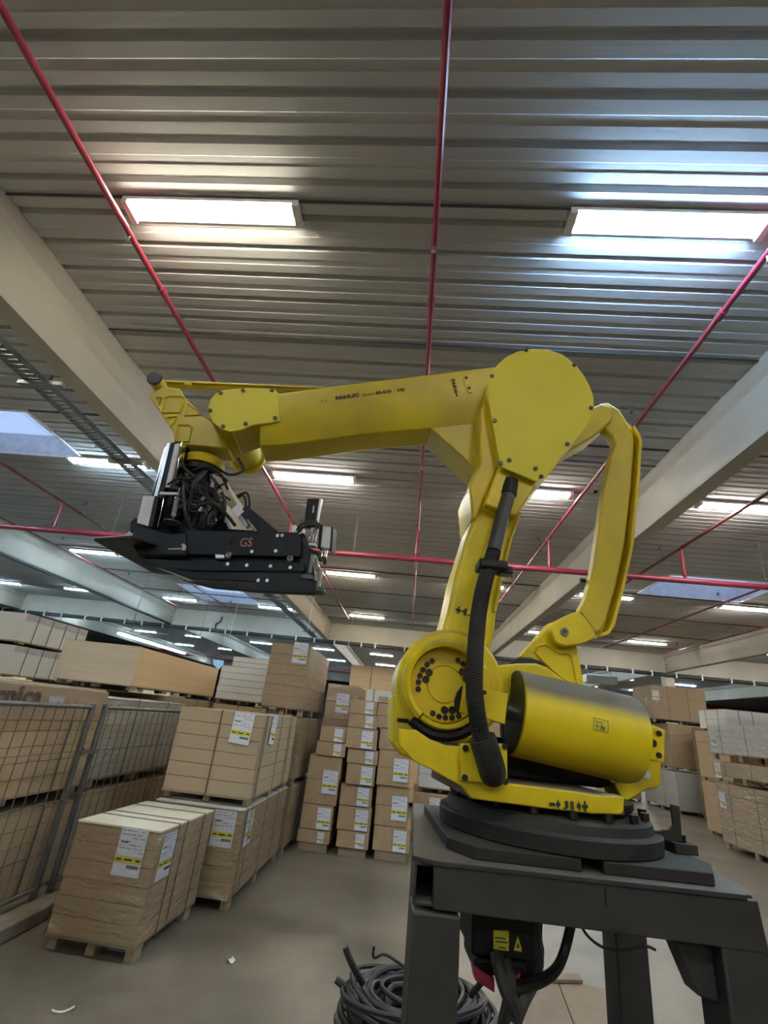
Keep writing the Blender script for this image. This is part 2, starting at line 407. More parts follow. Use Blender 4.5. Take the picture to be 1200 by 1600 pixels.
# ------------------------------------------------------------------ fluorescent fixtures
def lamp_meshes():
    b = MB(); L = .76
    b.box(-L, L, -.10, .10, -.035, 0); b.box(-L, -L + .05, -.10, .10, -.075, -.035); b.box(L - .05, L, -.10, .10, -.075, -.035)
    b.box(-L + .05, L - .05, -.012, .012, -.05, -.035)
    hb = b.mesh('housing', 'fixture', False)
    tb = {}
    for kk in ('warm', 'neutral', 'cool', 'blue'):
        tb[kk] = MB().cyl((-L + .05, 0, 0), (L - .05, 0, 0), .017, 8).mesh('tube', 'tube_' + kk)
    st = MB().cyl((0, 0, -.036), (0, 0, .12), .006, 6).mesh('hanger', 'wire')
    return hb, tb, st
HB, TB, ST = lamp_meshes()
ROWS = [-8.4, -2.2, 2.71, 7.58, 13.75, 19.95, 26.2, 32.4, 38.6, 45.0]
COLS = [-17.9, -14.4, -9.95, -5.8, -1.97, 1.73, 5.28, 9.1, 13.0, 16.7]
ORD = ['first', 'second', 'third', 'fourth', 'fifth', 'sixth', 'seventh', 'eighth', 'ninth', 'tenth']
for r, y in enumerate(ROWS):
    for c, x in enumerate(COLS):
        if r <= 2 and abs(x) > 10: continue
        if r == 3 and abs(x) > 14: continue
        if any(abs(x - bx) < .9 for bx in BEAM_X): x += .9 if x > 0 else -.9
        tone = 'cool' if (x < -4 or (r > 5 and c % 2)) else ('warm' if r in (2, 4, 5) and x < 2 else 'neutral')
        if r == 2: tone = 'warm' if x < 0 else 'cool'
        if r == 2 and x == 1.73: xx = 1.74
        else: xx = x
        if r <= 1: g = 'lamp rows behind the camera'; lab = '%s white batten lamp behind the camera, %s row, %s column from the left' % (tone, ['farther', 'nearer'][r], ORD[c])
        elif r == 2 and abs(x) < 2.5:
            g = 'near pair of ceiling lamps'
            lab = 'warm white twin-tube lamp nearest on the left, beside the red pipe' if x < 0 else 'cool white twin-tube lamp nearest on the right, above the right red pipe'
        else:
            g = 'fluorescent lamps in row %d from the camera' % (r - 1)
            lab = '%s white twin-tube ceiling lamp, %s lamp row from the front, %s column from the left' % (tone, ORD[r - 2], ORD[c])
        t = thing('ceiling_lamp', lab, 'lamp', (xx, y, ZC - .012), 0, g)
        use(HB, 'housing', t)
        tk = 'blue' if (r == 2 and 0 < x < 2.5) else tone
        use(TB[tk], 'tube', t, (0, -.05, -.057)); use(TB[tk], 'tube', t, (0, .05, -.057))

# trunking lamp hung low over the far left stacks
t = thing('hanging_lamp', 'long bluish double lamp hung low above the orange plywood stack', 'lamp', (-8.6, 14.1, 3.2))
MB().box(-.06, .06, 0, 6.6, 0, .08).build('trunking', 'fixture', t)
MB().bar((.1, .1, .1), (.1, 6.5, .1), .03).build('rail', 'tray', t)
for y0 in (.05, 2.35):
    MB().cyl((-.04, y0, -.03), (-.04, y0 + 2.2, -.03), .02, 8).build('tube', 'tube_cool', t); MB().cyl((.04, y0, -.03), (.04, y0 + 2.2, -.03), .02, 8).build('tube', 'tube_cool', t)
for y0 in (.6, 3.0, 5.6): MB().cyl((0, y0, .08), (0, y0, 2.3), .008, 6).build('hanger', 'wire', t)

# ------------------------------------------------------------------ thin conduits across the deck that feed the lamps
for i, (y, xa, xb) in enumerate(((2.62, -3.8, 3.4), (4.2, -3.8, 3.4), (6.5, -3.8, 3.4), (7.5, 3.8, 11), (13.4, -11, 11), (15.9, -11, 11), (18.6, -11, 11), (21.0, -11, 11))):
    P = [(xa, y, ZC - .012), (xb, y + .01, ZC - .012)]
    o = MB().tube(P, .011 if y < 8 else .018, 6).build('ceiling_cable', 'duct')
    tag(o, 'thin dark cable clipped across the roof deck, %s from the front' % ORD[i], 'cable', 'cables across the roof deck')

# ------------------------------------------------------------------ sprinkler pipes
HD = MB(); HD.lathe((0, 0, 0), (0, 0, -1), [(0, .014), (.03, .014), (.035, .008), (.055, .008), (.057, .022), (.06, .022)], 10)
HDM = HD.mesh('sprinkler_head', 'chrome')
PIPES = [(-10.2, 'far left'), (-7.65, ''), (-5.2, ''), (-2.65, ''), (-.07, ''), (2.47, ''), (4.93, ''), (7.7, ''), (10.1, '')]
WHERE = ['outermost on the left', 'over the roof light on the left', 'just left of the left beam', 'crossing the near warm lamp', 'running straight up the middle of the picture above the robot', 'meeting the near cool lamp on the right',
         'just right of the right beam', 'under the roof light on the right', 'outermost on the right']
for (x, _), wh in zip(PIPES, WHERE):
    zz = 5.2; y1 = 20.6 if x not in (-2.65,) else 19.5
    tcol = 'pipe' if x in (-2.65, -.07, 2.47) else 'pipe_dark'
    t = thing('sprinkler_pipe', 'slim red sprinkler pipe %s' % wh, 'pipe', (x, 0, zz), 0, 'sprinkler branch pipes')
    MB().cyl((0, -5, 0), (0, y1, 0), .026, 10).build('pipe', tcol, t)
    for y in (3.35, 8.9, 15.4): MB().cyl((0, y - .05, 0), (0, y + .05, 0), .034, 10).build('coupling', tcol, t)
    for y in (1.0, 5.1, 9.7, 12.6, 16.2, 19.6):
        h = MB().tube([(0, y, .04), (.015, y, .06), (0, y + .05, ZC - zz - .02)], .004, 5)
        h.tube([(math.cos(a) * .034, y, math.sin(a) * .034) for a in [q * math.pi / 5 for q in range(10)]], .006, 5, True)
        h.box(-.02, .02, y + .03, y + .07, ZC - zz - .07, ZC - zz)
        h.build('pipe_hanger', 'wire', t)
    for y in (2.75, 6.4, 10.6, 14.2, 18.0): use(HDM, 'sprinkler_head', t, (0, y, -.02))
t = thing('sprinkler_main', 'thick bright red sprinkler main crossing the whole hall behind the robot', 'pipe', (0, 9.04, 4.56))
MB().tube([(-10.9, .12, 0), (10.4, -.12, 0)], .055, 14).build('pipe', 'pipe', t)
for x, _ in PIPES[1:-1]:
    r = MB().cyl((x, -.01 * x, .056), (x, -.01 * x, .60), .028, 10); r.build('riser', 'pipe', t)
    MB().cyl((x, -.01 * x, .1), (x, -.01 * x, .16), .045, 10).build('clamp', 'pipe', t)
for x in (-6.3, -1.3, 1.2, 6.4): MB().cyl((x, 0, .05), (x, 0, .93), .006, 6).build('pipe_hanger', 'wire', t)

# cable tray along the left beam and black duct under the cross beam
t = thing('cable_tray', 'perforated grey cable tray bolted under the left roof beam', 'cable tray', (-4.36, 0, 4.66))
for s in (-.10, .10): MB().box(s - .006, s + .006, -2, 21.8, 0, .06).build('side_rail', 'tray', t)
RM = MB().box(-.1, .1, -.025, .025, 0, .006).mesh('rung', 'tray', False)
for i in range(140): use(RM, 'rung', t, (0, .3 + i * .075, 0))
MB().box(-.1, .1, 10.8, 21.8, 0, .006).build('tray_floor', 'tray', t)
for y in (2.55, 4.15, 5.9, 8.2, 11, 14, 17, 20): MB().box(-.16, .36, y - .03, y + .03, -.05, -.005).build('bracket', 'tray', t)
t = thing('cable_duct', 'black cable duct strapped along the lower edge of the cross beam', 'cable duct', (0, 22.45, 4.62))
MB().tube([(-30, 0, 0), (30, 0, 0)], .075, 10).build('duct', 'duct', t)
DS = MB().box(-.03, .03, -.085, .09, -.09, .14).mesh('strap', 'white_plastic', False)
for i in range(46): use(DS, 'strap', t, (-22.5 + i + random.uniform(-.2, .2), 0, 0))
t = thing('cable_duct', 'black cable duct along the second roof beam on the left', 'cable duct', (-11.3, 0, 4.72))
MB().tube([(0, 0, 0), (0, 22.3, 0)], .05, 8).build('duct', 'duct', t)
o = MB().tube(smooth_path([(-9.0, 22.5, 5.3), (-9.05, 22.48, 5.05), (-9.2, 22.48, 4.95), (-9.2, 22.48, 4.72)]), .03, 6).build('cable', 'duct')
tag(o, 'short dark cable drooping over the bluish cross beam on the left', 'cable')
for i, (x, y, z0, lab) in enumerate(((-6.1, 16.4, 3.6, 'left'), (-3.2, 15.0, 3.9, 'right'), (-2.4, 19.0, 4.0, 'far'))):
    o = MB().tube([(x, y, ZC - .02), (x - .05, y, z0)], .008, 5).build('pull_cord', 'white_plastic')
    tag(o, ['thin white cord hanging left of the gripper plates', 'thin white cord hanging straight below the gripper', 'thin white cord behind the right end of the gripper'][i], 'cord', 'cords hanging from the roof')
o = MB().prism([on_y(x, y, 16.2) for x, y in ((333, 1030), (349, 1032), (349, 1038), (341, 1047), (333, 1038))], (0, .04, 0)).build('hanging_sign', 'sign_blue')
p_ = on_y(341, 1031, 16.2); MB().cyl((p_.x, 16.22, p_.z), (p_.x, 16.22, ZC + .01), .006, 6).build('cord', 'wire', o)
tag(o, 'pale blue shield-shaped sign hanging beyond the orange plywood', 'sign')
o = MB().box(8.7, 10.2, 25.8, 26.4, 4.35, 4.75).build('air_heater', 'fixture', bevel=.03)
for x in (8.9, 10.0): MB().cyl((x, 26.1, 4.74), (x, 26.1, ZC + .01), .015, 6).build('hanger', 'wire', o)
tag(o, 'white box heater hung under the roof behind the balance cylinder', 'heater')

# ================================================================== board stacks
LW, LH = .205, .285
def label_meshes():
    sh = MB().box(-LW / 2, LW / 2, -.002, 0, -LH / 2, LH / 2).mesh('label_sheet', 'label_white', False)
    yb = MB().box(-LW / 2 + .004, LW / 2 - .004, -.0028, -.002, -.066, -.026).mesh('yellow_band', 'label_yellow', False)
    pr = MB(); rr = random.Random(3)
    for i in range(7):
        z = .125 - i * .021; x = -LW / 2 + .012
        while x < LW / 2 - .03:
            ln = rr.uniform(.012, .05); 
            if rr.random() < .72: pr.box(x, min(x + ln, LW / 2 - .012), -.0028, -.002, z - .0032, z + .0032)
            x += ln + .012
    for x, ww in ((-.088, .04), (-.03, .06), (.055, .035)): pr.box(x, x + ww, -.0034, -.0028, -.052, -.040)
    x = .0
    while x < .085:
        ww = rr.choice((.002, .004, .006)); pr.box(x, x + ww, -.0028, -.002, -.095, -.076); x += ww + rr.choice((.002, .003))
    pm = pr.mesh('print', 'print_grey', False)
    bars = MB()
    for x, ww in ((-.088, .038), (-.03, .058), (.055, .034)): bars.box(x, x + ww, -.0036, -.0028, -.051, -.041)
    x = .0
    while x < .085:
        ww = rr.choice((.003, .005, .007)); bars.box(x, x + ww, -.0036, -.0028, -.096, -.076); x += ww + .0025
    bars.box(-.085, -.03, -.0036, -.0028, .052, .059)
    return sh, yb, pm, bars.mesh('barcode', 'print', False)
LSH, LYB, LPR, LBC = label_meshes()
def add_label(parent, loc, face='front', tilt=0.0, scale=1.0):
    rz = {'front': 0, 'right': math.pi / 2, 'left': -math.pi / 2}[face]
    o = use(LSH, 'label_sheet', parent, loc, (0, tilt, rz), (scale,) * 3)
    for me, nm in ((LYB, 'yellow_band'), (LPR, 'print'), (LBC, 'barcode')):
        q = use(me, nm, o)
        if nm != 'yellow_band': q['kind'] = 'stuff'
    return o
BOXM = {}
def unit_box(material):
    if material not in BOXM: BOXM[material] = MB().box(-.5, .5, -.5, .5, 0, 1).mesh('board', material, False)
    return BOXM[material]
def film_shell(x0, x1, y0, y1, z0, z1, parent, seed):
    rr = random.Random(seed); mb = MB(); bm = mb.bm
    def grid(o, a, b, na, nb):
        V = []
        nrm = Vector(a).cross(Vector(b)).normalized()
        for i in range(na + 1):
            V.append([bm.verts.new(Vector(o) + Vector(a) * i / na + Vector(b) * j / nb + nrm * (rr.uniform(0, .012) if 0 < i < na and 0 < j < nb else 0)) for j in range(nb + 1)])
        for i in range(na):
            for j in range(nb): mb._face((V[i][j], V[i + 1][j], V[i + 1][j + 1], V[i][j + 1]))
    e = .006; x0 -= e; x1 += e; y0 -= e; y1 += e
    nx, ny, nz = max(3, int((x1 - x0) / .16)), max(3, int((y1 - y0) / .2)), max(3, int((z1 - z0) / .12))
    grid((x0, y0, z0), (x1 - x0, 0, 0), (0, 0, z1 - z0), nx, nz)
    grid((x1, y0, z0), (0, y1 - y0, 0), (0, 0, z1 - z0), ny, nz)
    grid((x0, y1, z0), (0, y0 - y1, 0), (0, 0, z1 - z0), ny, nz)
    bmesh.ops.remove_doubles(bm, verts=bm.verts, dist=1e-4)
    return mb.build('shrink_film', 'film', parent)
def stack(label, x0, x1, y0, y1, z0, z1, n=6, m='mdf', group=None, yaw=0.0, pallet=.085, straps=(), lengthwise=(), film=False, labels=(), top=None, name='board_stack', cat='board stack', jitter=.004, seed=0, gapm='dark_gap'):
    rr = random.Random(seed + int(abs(x0) * 100) + int(y0 * 10)); cx, cy = (x0 + x1) / 2, (y0 + y1) / 2
    t = thing(name, label, cat, (cx, cy, z0), yaw, group)
    wx, wy, h = x1 - x0, y1 - y0, z1 - z0
    zb = 0.0
    if pallet:
        bl = unit_box('pallet')
        ny = max(2, int(wy / .75) + 1)
        for k in range(ny):
            yy = -wy / 2 + .10 + (wy - .20) * k / (ny - 1)
            for xx in (-wx / 2 + .04, 0, wx / 2 - .04): use(bl, 'pallet_block', t, (xx, yy, 0), scale=(.06, .11, pallet - .018))
        use(bl, 'base_board', t, (0, 0, pallet - .018), scale=(wx, wy, .018)); zb = pallet
    me = unit_box(m); hh = (h - zb) / n
    for k in range(n):
        use(me, 'board', t, (rr.uniform(-jitter, jitter), rr.uniform(-jitter, jitter), zb + k * hh), scale=(wx - rr.uniform(.002, .008), wy - rr.uniform(.002, .008), hh - .004))
    if top: use(unit_box(top), 'top_sheet', t, (0, 0, h), scale=(wx + .004, wy + .004, .012))
    e = .006
    for yy in straps:                          # loops across, lying in XZ
        y = -wy / 2 + yy; mb = MB(); ht = h + (.012 if top else 0) + .002
        for a in (-1, 1): mb.box(a * (wx / 2 + e) - .001, a * (wx / 2 + e) + .001, y - .007, y + .007, zb - .02, ht)
        mb.box(-wx / 2 - e, wx / 2 + e, y - .007, y + .007, ht, ht + .002); mb.build('strap', 'strap', t, smooth=False)
    for xx in lengthwise:
        x = -wx / 2 + xx; mb = MB(); ht = h + (.012 if top else 0) + .002
        for a in (-1, 1): mb.box(x - .007, x + .007, a * (wy / 2 + e) - .001, a * (wy / 2 + e) + .001, zb - .02, ht)
        mb.box(x - .007, x + .007, -wy / 2 - e, wy / 2 + e, ht, ht + .002); mb.build('strap', 'strap', t, smooth=False)
    if film: film_shell(-wx / 2, wx / 2, -wy / 2, wy / 2, zb - .03, h + .003, t, seed + 11)
    for L in labels:
        face, a, z = L[0], L[1], L[2]; tl = L[3] if len(L) > 3 else 0; sc = L[4] if len(L) > 4 else 1
        off = .003 if film else .008
        p = {'front': (-wx / 2 + a, -wy / 2 - off, z), 'right': (wx / 2 + off, -wy / 2 + a, z), 'left': (-wx / 2 - off, wy / 2 - a, z)}[face]
        add_label(t, p, face, tl, sc)
    return t
G1 = 'board stacks along the left aisle'
stack('front film-wrapped brown board stack with cream top sheet, standing on the floor', -2.31, -1.67, 4.03, 4.97, .0, .745, 6, 'mdf', G1, math.radians(-2), .10, (.28, .42, .74), (), True,
      [('front', .45, .61, 0), ('right', .17, .58, 0)], 'cream', seed=1)
stack('lower brown board stack behind the front one, carrying the strapped chipboard stack', -2.26, -1.42, 5.10, 6.86, 0, .75, 6, 'mdf', G1, 0, .10, (.10, .26, .80, 1.3), (), True,
      [('front', .68, .60, 0), ('right', .25, .58, 0)], 'white_board', seed=2)
stack('strapped speckled chipboard stack resting on a film-wrapped one, paper tag flapping', -2.28, -1.42, 5.2, 6.80, .769, 1.57, 6, 'chipboard', G1, 0, .07, (.10, .16, .78, 1.22, 1.30), (.43,), False,
      [('front', .66, .66, .05), ('right', .42, .66, .1)], seed=3)
stack('dark lower stack at the end of the left aisle, on the floor', -1.98, -1.40, 7.0, 8.75, 0, .74, 5, 'mdf', G1, 0, .09, (.6,), (), True, [], seed=4)
stack('dark middle stack under the tall film-wrapped stack', -1.98, -1.40, 7.0, 8.75, .76, 1.55, 5, 'mdf', G1, 0, .08, (.6,), (), True, [], seed=5)
stack('topmost film-wrapped stack rising above the chipboard, glittering right side', -2.0, -1.43, 7.05, 8.75, 1.57, 2.5, 6, 'mdf', G1, 0, .10, (), (), True, [('front', .42, .82, 0)], seed=6)
stack('film-wrapped carton stack with one label, behind the columns of strip bundles', -1.32, -.80, 8.3, 9.6, .72, 2.10, 5, 'mdf', G1, 0, .09, (), (), True, [('front', .27, 1.10, 0)], seed=7)
stack('plain lower stack hidden behind the strip bundle columns', -1.32, -.80, 8.3, 9.6, 0, .70, 4, 'mdf', G1, 0, .09, (), (), False, [], seed=8)
stack('white board stack with a stepped top, between plywood and glittering stack', -3.02, -2.26, 8.0, 9.6, 1.64, 2.19, 5, 'white_board', G1, 0, .06, (), (), False, [], seed=9)
stack('short white bundle lying on the white board stack', -2.86, -2.26, 8.0, 9.5, 2.19, 2.34, 2, 'white_board', G1, 0, 0, (), (), False, [], seed=10)
stack('brown board stack carrying the white boards', -3.02, -2.22, 8.0, 9.6, .80, 1.62, 5, 'mdf', G1, 0, .08, (.4, .9), (.4,), False, [], seed=12)
stack('bottom brown board stack under the white boards', -3.02, -2.22, 8.0, 9.6, 0, .78, 5, 'mdf', G1, 0, .08, (.4,), (), False, [], seed=13)

# behind the fence
G2 = 'stacks behind the wire fence'
a = stack('lower brown stack behind the near fence panel, printed dark band', -4.6, -2.98, 2.3, 5.02, 0, .68, 5, 'mdf', G2, 0, .09, (.5, 1.4, 2.3), (), False, [], 'cardboard', seed=14)
P = a.matrix_basis.inverted()
text('ONLY', P @ Vector((-2.97, 4.08, .47)), P @ Vector((-2.97, 4.22, .47)), .04, (1, 0, 0), 'print_brown', a, bold=.02)
b = stack('upper brown stack behind the near fence panel with lettered carton lid', -4.6, -2.98, 2.3, 5.02, .76, 1.40, 5, 'mdf', G2, 0, .06, (.5, 1.4, 2.3), (), False, [], None, seed=15)
lid = MB().box(-.82, .82, -1.37, 1.37, .60, .86).build('carton_lid', 'cardboard', b, bevel=.006)
MB().box(-.80, .80, -1.35, 1.35, .861, .875).build('top_sheet', 'pale_wood', b, smooth=False)
P = b.matrix_basis.inverted()
t1 = text('arnica', P @ on_x(-34, 1103, -2.962), P @ on_x(61, 1104, -2.962), .15, (1, 0, 0), 'print_brown', b, bold=.03)
MB().box(.821, .8235, .50, .86, .70, .708).build('printed_line', 'print_brown', b, smooth=False)
MB().box(.821, .8235, .52, .72, .72, .79).build('printed_panel', 'white_tape', b, smooth=False)
stack('pale film-wrapped stack behind the far fence panel', -4.3, -3.0, 5.12, 6.95, .76, 1.56, 6, 'pale_wood', G2, 0, .08, (.6, 1.3), (), True, [], 'white_board', seed=16)
stack('lower brown stack behind the far fence panel', -4.3, -3.0, 5.12, 6.95, 0, .73, 5, 'mdf', G2, 0, .08, (.6, 1.3), (), False, [], seed=17)
ply = stack('orange plywood stack with a paler front end, lying above the far fence panel', -4.32, -3.34, 6.05, 8.75, 1.66, 2.17, 1, 'plywood', G2, 0, .06, (), (), False, [], seed=18)
MB().box(-.50, .495, -1.362, -1.352, .05, .51).build('pale_end', 'pale_wood', ply, smooth=False)  # thin panel added to make the front end paler than the sides
stack('plain brown stack under the orange plywood', -4.32, -3.10, 7.05, 8.8, .80, 1.64, 5, 'mdf', G2, 0, .08, (.5, 1.2), (), False, [], seed=19)
stack('bottom stack under the orange plywood', -4.32, -3.10, 7.05, 8.8, 0, .78, 5, 'mdf', G2, 0, .08, (.5, 1.2), (), False, [], seed=20)
for i, (z0, z1, nm) in enumerate(((1.66, 2.07, 'lower'), (2.09, 2.50, 'upper'))):
    s_ = stack('%s strapped white stack at the left edge of the picture, grey printed band' % nm, -7.4, -5.33, 6.5, 7.9, z0, z1, 1, 'white_board', G2, 0, .04, (.25, .55, .85, 1.15), (), False, [], seed=21 + i)
    MB().box(1.036, 1.038, -.68, .68, z1 - z0 - .09, z1 - z0 - .01).build('printed_band', 'white_tape', s_, smooth=False)
    for yy in (-.5, -.2, .1): MB().box(1.038, 1.0395, yy, yy + .14, z1 - z0 - .075, z1 - z0 - .03).build('printed_panel', 'print_grey', s_, smooth=False)
for i, (z0, z1, nm) in enumerate(((0, .80, 'bottom'), (.82, 1.64, 'middle'))):
    stack('%s stack under the strapped white stacks, behind the fence' % nm, -7.4, -5.33, 6.4, 7.9, z0, z1, 5, 'mdf', G2, 0, .08, (.4, 1.0), (), False, [], seed=24 + i)
    stack('%s stack under the pale board pile behind the plywood' % nm, -7.3, -5.0, 9.4, 11, z0, z1, 5, 'mdf', G2, 0, .08, (.4, 1.0), (), False, [], seed=34 + i)
stack('pale board pile peeping out behind the plywood', -7.3, -5.0, 9.4, 11.0, 1.66, 2.36, 5, 'white_board', G2, 0, .08, (.4, 1.0), (), False, [], seed=28)

# ------------------------------------------------------------------ columns of strip bundles: pixel outline of each front face (left-top, right-top, right-bottom), depth
G3 = 'strip bundles in columns'
OFF = lambda x, y: (440 + x / 4.286, 1020 + y / 4.286)
def bundle(label, lt, rt, rb, Y, depth, lab=True, n=2, m='brown_box', lx=.62, base=False, seed=0):
    A, B, Cc = on_y(*OFF(*lt), Y), on_y(*OFF(*rt), Y), on_y(*OFF(*rb), Y)
    z1, z0 = (A.z + B.z) / 2, Cc.z
    z0 = max(z0, 0.0)
    x0, x1 = A.x, B.x
    L = [('front', (x1 - x0) * lx, (z1 - z0) * .48, .0, min(1, .92 * (z1 - z0) / LH))] if lab else []
    return stack(label, x0, x1, Y, Y + depth, z0, z1, n, m, G3, 0, .0, (), (), False, L, name='strip_bundle', cat='board bundle', seed=seed)
COLUMNS = [
    ('left', 7.40, [((110, 1180), (328, 1192), (320, 1338)), ((140, 1010), (350, 1022), (345, 1192)), ((190, 680), (405, 697), (360, 1022)), ((240, 592), (435, 604), (430, 690)), ((262, 490), (436, 502), (430, 604))]),
    ('middle', 7.40, [((378, 1188), (590, 1198), (582, 1332)), ((385, 1020), (605, 1040), (600, 1198)), ((398, 880), (612, 888), (606, 1040)), ((442, 740), (630, 752), (625, 880)), ((445, 640), (650, 652), (640, 745)), ((440, 500), (648, 512), (640, 640)), ((455, 405), (645, 418), (642, 505)), ((462, 310), (645, 322), (645, 410))]),
    ('right', 7.45, [((620, 1160), (865, 1175), (858, 1395)), ((640, 890), (860, 900), (855, 1155)), ((655, 645), (868, 665), (862, 885)), ((660, 505), (800, 515), (800, 645)), ((648, 335), (760, 345), (760, 500)), ((650, 288), (760, 300), (760, 340))])]
for cn, Y, B in COLUMNS:
    prev = 0.0
    for i, (lt, rt, rb) in enumerate(B):
        posn = 'bottom bundle' if i == 0 else ('top bundle' if i == len(B) - 1 else '%s bundle from the floor' % ORD[i])
        tall = ['narrow', 'short', 'tall'][min(2, int((rb[1] - rt[1]) / 130))]
        x_ = on_y(*OFF(*lt), Y); z1 = (x_.z + on_y(*OFF(*rt), Y).z) / 2
        A, Bp = on_y(*OFF(*lt), Y), on_y(*OFF(*rt), Y)
        z0 = prev if i else .10
        L = [('front', (Bp.x - A.x) * (.72 if i != 5 else .68), (z1 - z0) * .46, 0, min(.98, .86 * (z1 - z0) / LH))] if not (cn == 'right' and i > 2) else []
        t = stack('%s brown strip bundle, %s of the %s column' % (tall, posn, cn), A.x, Bp.x, Y + random.uniform(-.03, .03), Y + .74, z0, z1, 2 if z1 - z0 > .3 else 1, 'brown_box', G3, 0, 0, (), (), False, L, name='strip_bundle', cat='board bundle', seed=50 + i)
        if i == 0:
            for yy in (-.3, .3): use(unit_box('pallet'), 'pallet_block', t, (0, yy, -.10), scale=((Bp.x - A.x) * .86, .1, .10))
        else:
            w_ = Bp.x - A.x
        prev = z1 + .004
stack('brown bundle with a pale label, right of the columns and behind the robot base', .20, .95, 8.7, 9.9, 0, .66, 2, 'brown_box', G3, 0, .06, (), (), False, [('front', .32, .5, 0, .8)], name='strip_bundle', cat='board bundle', seed=70)
stack('grey-topped bundle partly hidden by the yellow turntable', .25, .95, 8.8, 9.9, .68, 1.1, 2, 'white_board', G3, 0, .06, (), (), False, [], name='strip_bundle', cat='board bundle', seed=71)
stack('white paper-wrapped packet on top of the column bundles', -.68, -.10, 8.25, 9.2, 1.72, 2.07, 1, 'white_board', G3, 0, .06, (.2, .6), (.12, .44), False, [], name='strip_bundle', cat='board bundle', seed=72)
stack('support stack standing behind the middle column', -.70, -.08, 8.25, 9.4, 0, 1.70, 5, 'mdf', G3, 0, .08, (), (), False, [], seed=73)
for i, (x0, x1) in enumerate(((-1.42, -.42), (-.39, .6))):
    for j, (z0, z1) in enumerate(((0, .9), (.92, 1.85), (1.87, 2.77))):
        stack('bright orange pallet stack far behind the columns, %s of three in the %s pile' % (['bottom', 'middle', 'top'][j], ['left', 'right'][i]), x0, x1, 12, 13.4, z0, z1, 3, 'plywood', 'orange stacks far behind', 0, .09, (.5,), (.5,), False, [], seed=80 + i * 3 + j)

# ------------------------------------------------------------------ right aisle
G4 = 'stacks along the right aisle'
for i, (z0, z1, m, nm, film) in enumerate(((0, 1.16, 'mdf', 'bottom film-wrapped brown stack', True), (1.19, 1.56, 'mdf', 'thin middle brown stack', True), (1.59, 2.24, 'white_board', 'upper film-wrapped white stack', True))):
    stack('%s at the right edge of the picture' % nm, 6.5, 8.4, 9.0, 11.85, z0, z1, 5 - 2 * (i == 1), m, G4, 0, .12, (.75, 1.6, 2.4), (), film,
          [('left', .18, [.85, .2, .4][i], 0)], seed=90 + i)
stack('small white-edged stack on the right stacks, topmost at the back', 7.3, 8.35, 12.5, 13.6, 2.2, 2.66, 2, 'white_board', G4, 0, .05, (.3, .8), (.3, .6), False, [], 'pale_wood', seed=95)
for j, (z0, z1) in enumerate(((0, 1.08), (1.1, 2.18))):
    stack('%s stack below the small white-edged stack' % ['bottom', 'middle'][j], 7.2, 8.5, 12.4, 13.7, z0, z1, 4, 'mdf', G4, 0, .08, (.4,), (), False, [], seed=96 + j)
stack('white film-wrapped stack on the floor of the far right row', 8.05, 9.2, 16.7, 18.9, 0, 1.10, 3, 'white_board', G4, 0, .10, (.8, 1.5), (), True, [], seed=100)
stack('brown stack on the white film-wrapped one in the far right row', 8.05, 9.2, 16.8, 18.6, 1.13, 2.43, 4, 'mdf', G4, 0, .10, (.8,), (), True, [], seed=101)
stack('brown film-wrapped floor stack at the near end of the far right row', 8.55, 9.9, 15.0, 16.45, 0, 1.12, 3, 'mdf', G4, 0, .10, (.6,), (), True, [], seed=102)
stack('second brown stack at the near end of the far right row', 8.55, 9.9, 15.0, 16.45, 1.15, 2.38, 4, 'mdf', G4, 0, .12, (.6,), (), True, [], seed=103)
stack('highest glittering film-wrapped stack in front of the column', 7.75, 9.4, 17.0, 18.4, 2.44, 3.55, 3, 'mdf', G4, 0, .12, (.6,), (.5, 1.1), True, [('front', .12, .8, 0)], seed=104)
stack('pale wrapped stack beside the highest glittering stack', 6.9, 7.74, 18.97, 20.15, 2.085, 3.1, 3, 'white_board', G4, 0, .1, (.5,), (), True, [], seed=105)
for j, (z0, z1) in enumerate(((0, 1.03), (1.05, 2.08))):
    stack('%s stack under the pale wrapped stack, behind the balance cylinder' % ['bottom', 'middle'][j], 6.9, 7.95, 18.95, 20.2, z0, z1, 4, 'mdf', G4, 0, .08, (.4,), (), False, [], seed=106 + j)
rr = random.Random(5)
for i in range(9):
    x = [-14, -10.5, -7.4, 3.9, 11.8, 14.2, 17, 12.4, 15.5][i]; y = [15, 19, 25, 27, 13.5, 16, 20, 26, 28][i]
    for j in range(2):
        stack('far pallet stack %s, %s of its pile' % (['far out on the left', 'left under the hanging lamp', 'left of the aisle end', 'straight behind the robot', 'right behind the near right stacks', 'right by the column', 'furthest out on the right', 'right beyond the column', 'deep in the right bay'][i], ['bottom', 'top'][j]),
              x, x + 1.6, y, y + 1.4, j * 1.05, j * 1.05 + 1.02, 4, rr.choice(['mdf', 'white_board', 'plywood', 'mdf']), 'far pallet stacks', 0, .1, (.5,), (), False, [], seed=120 + i * 2 + j)

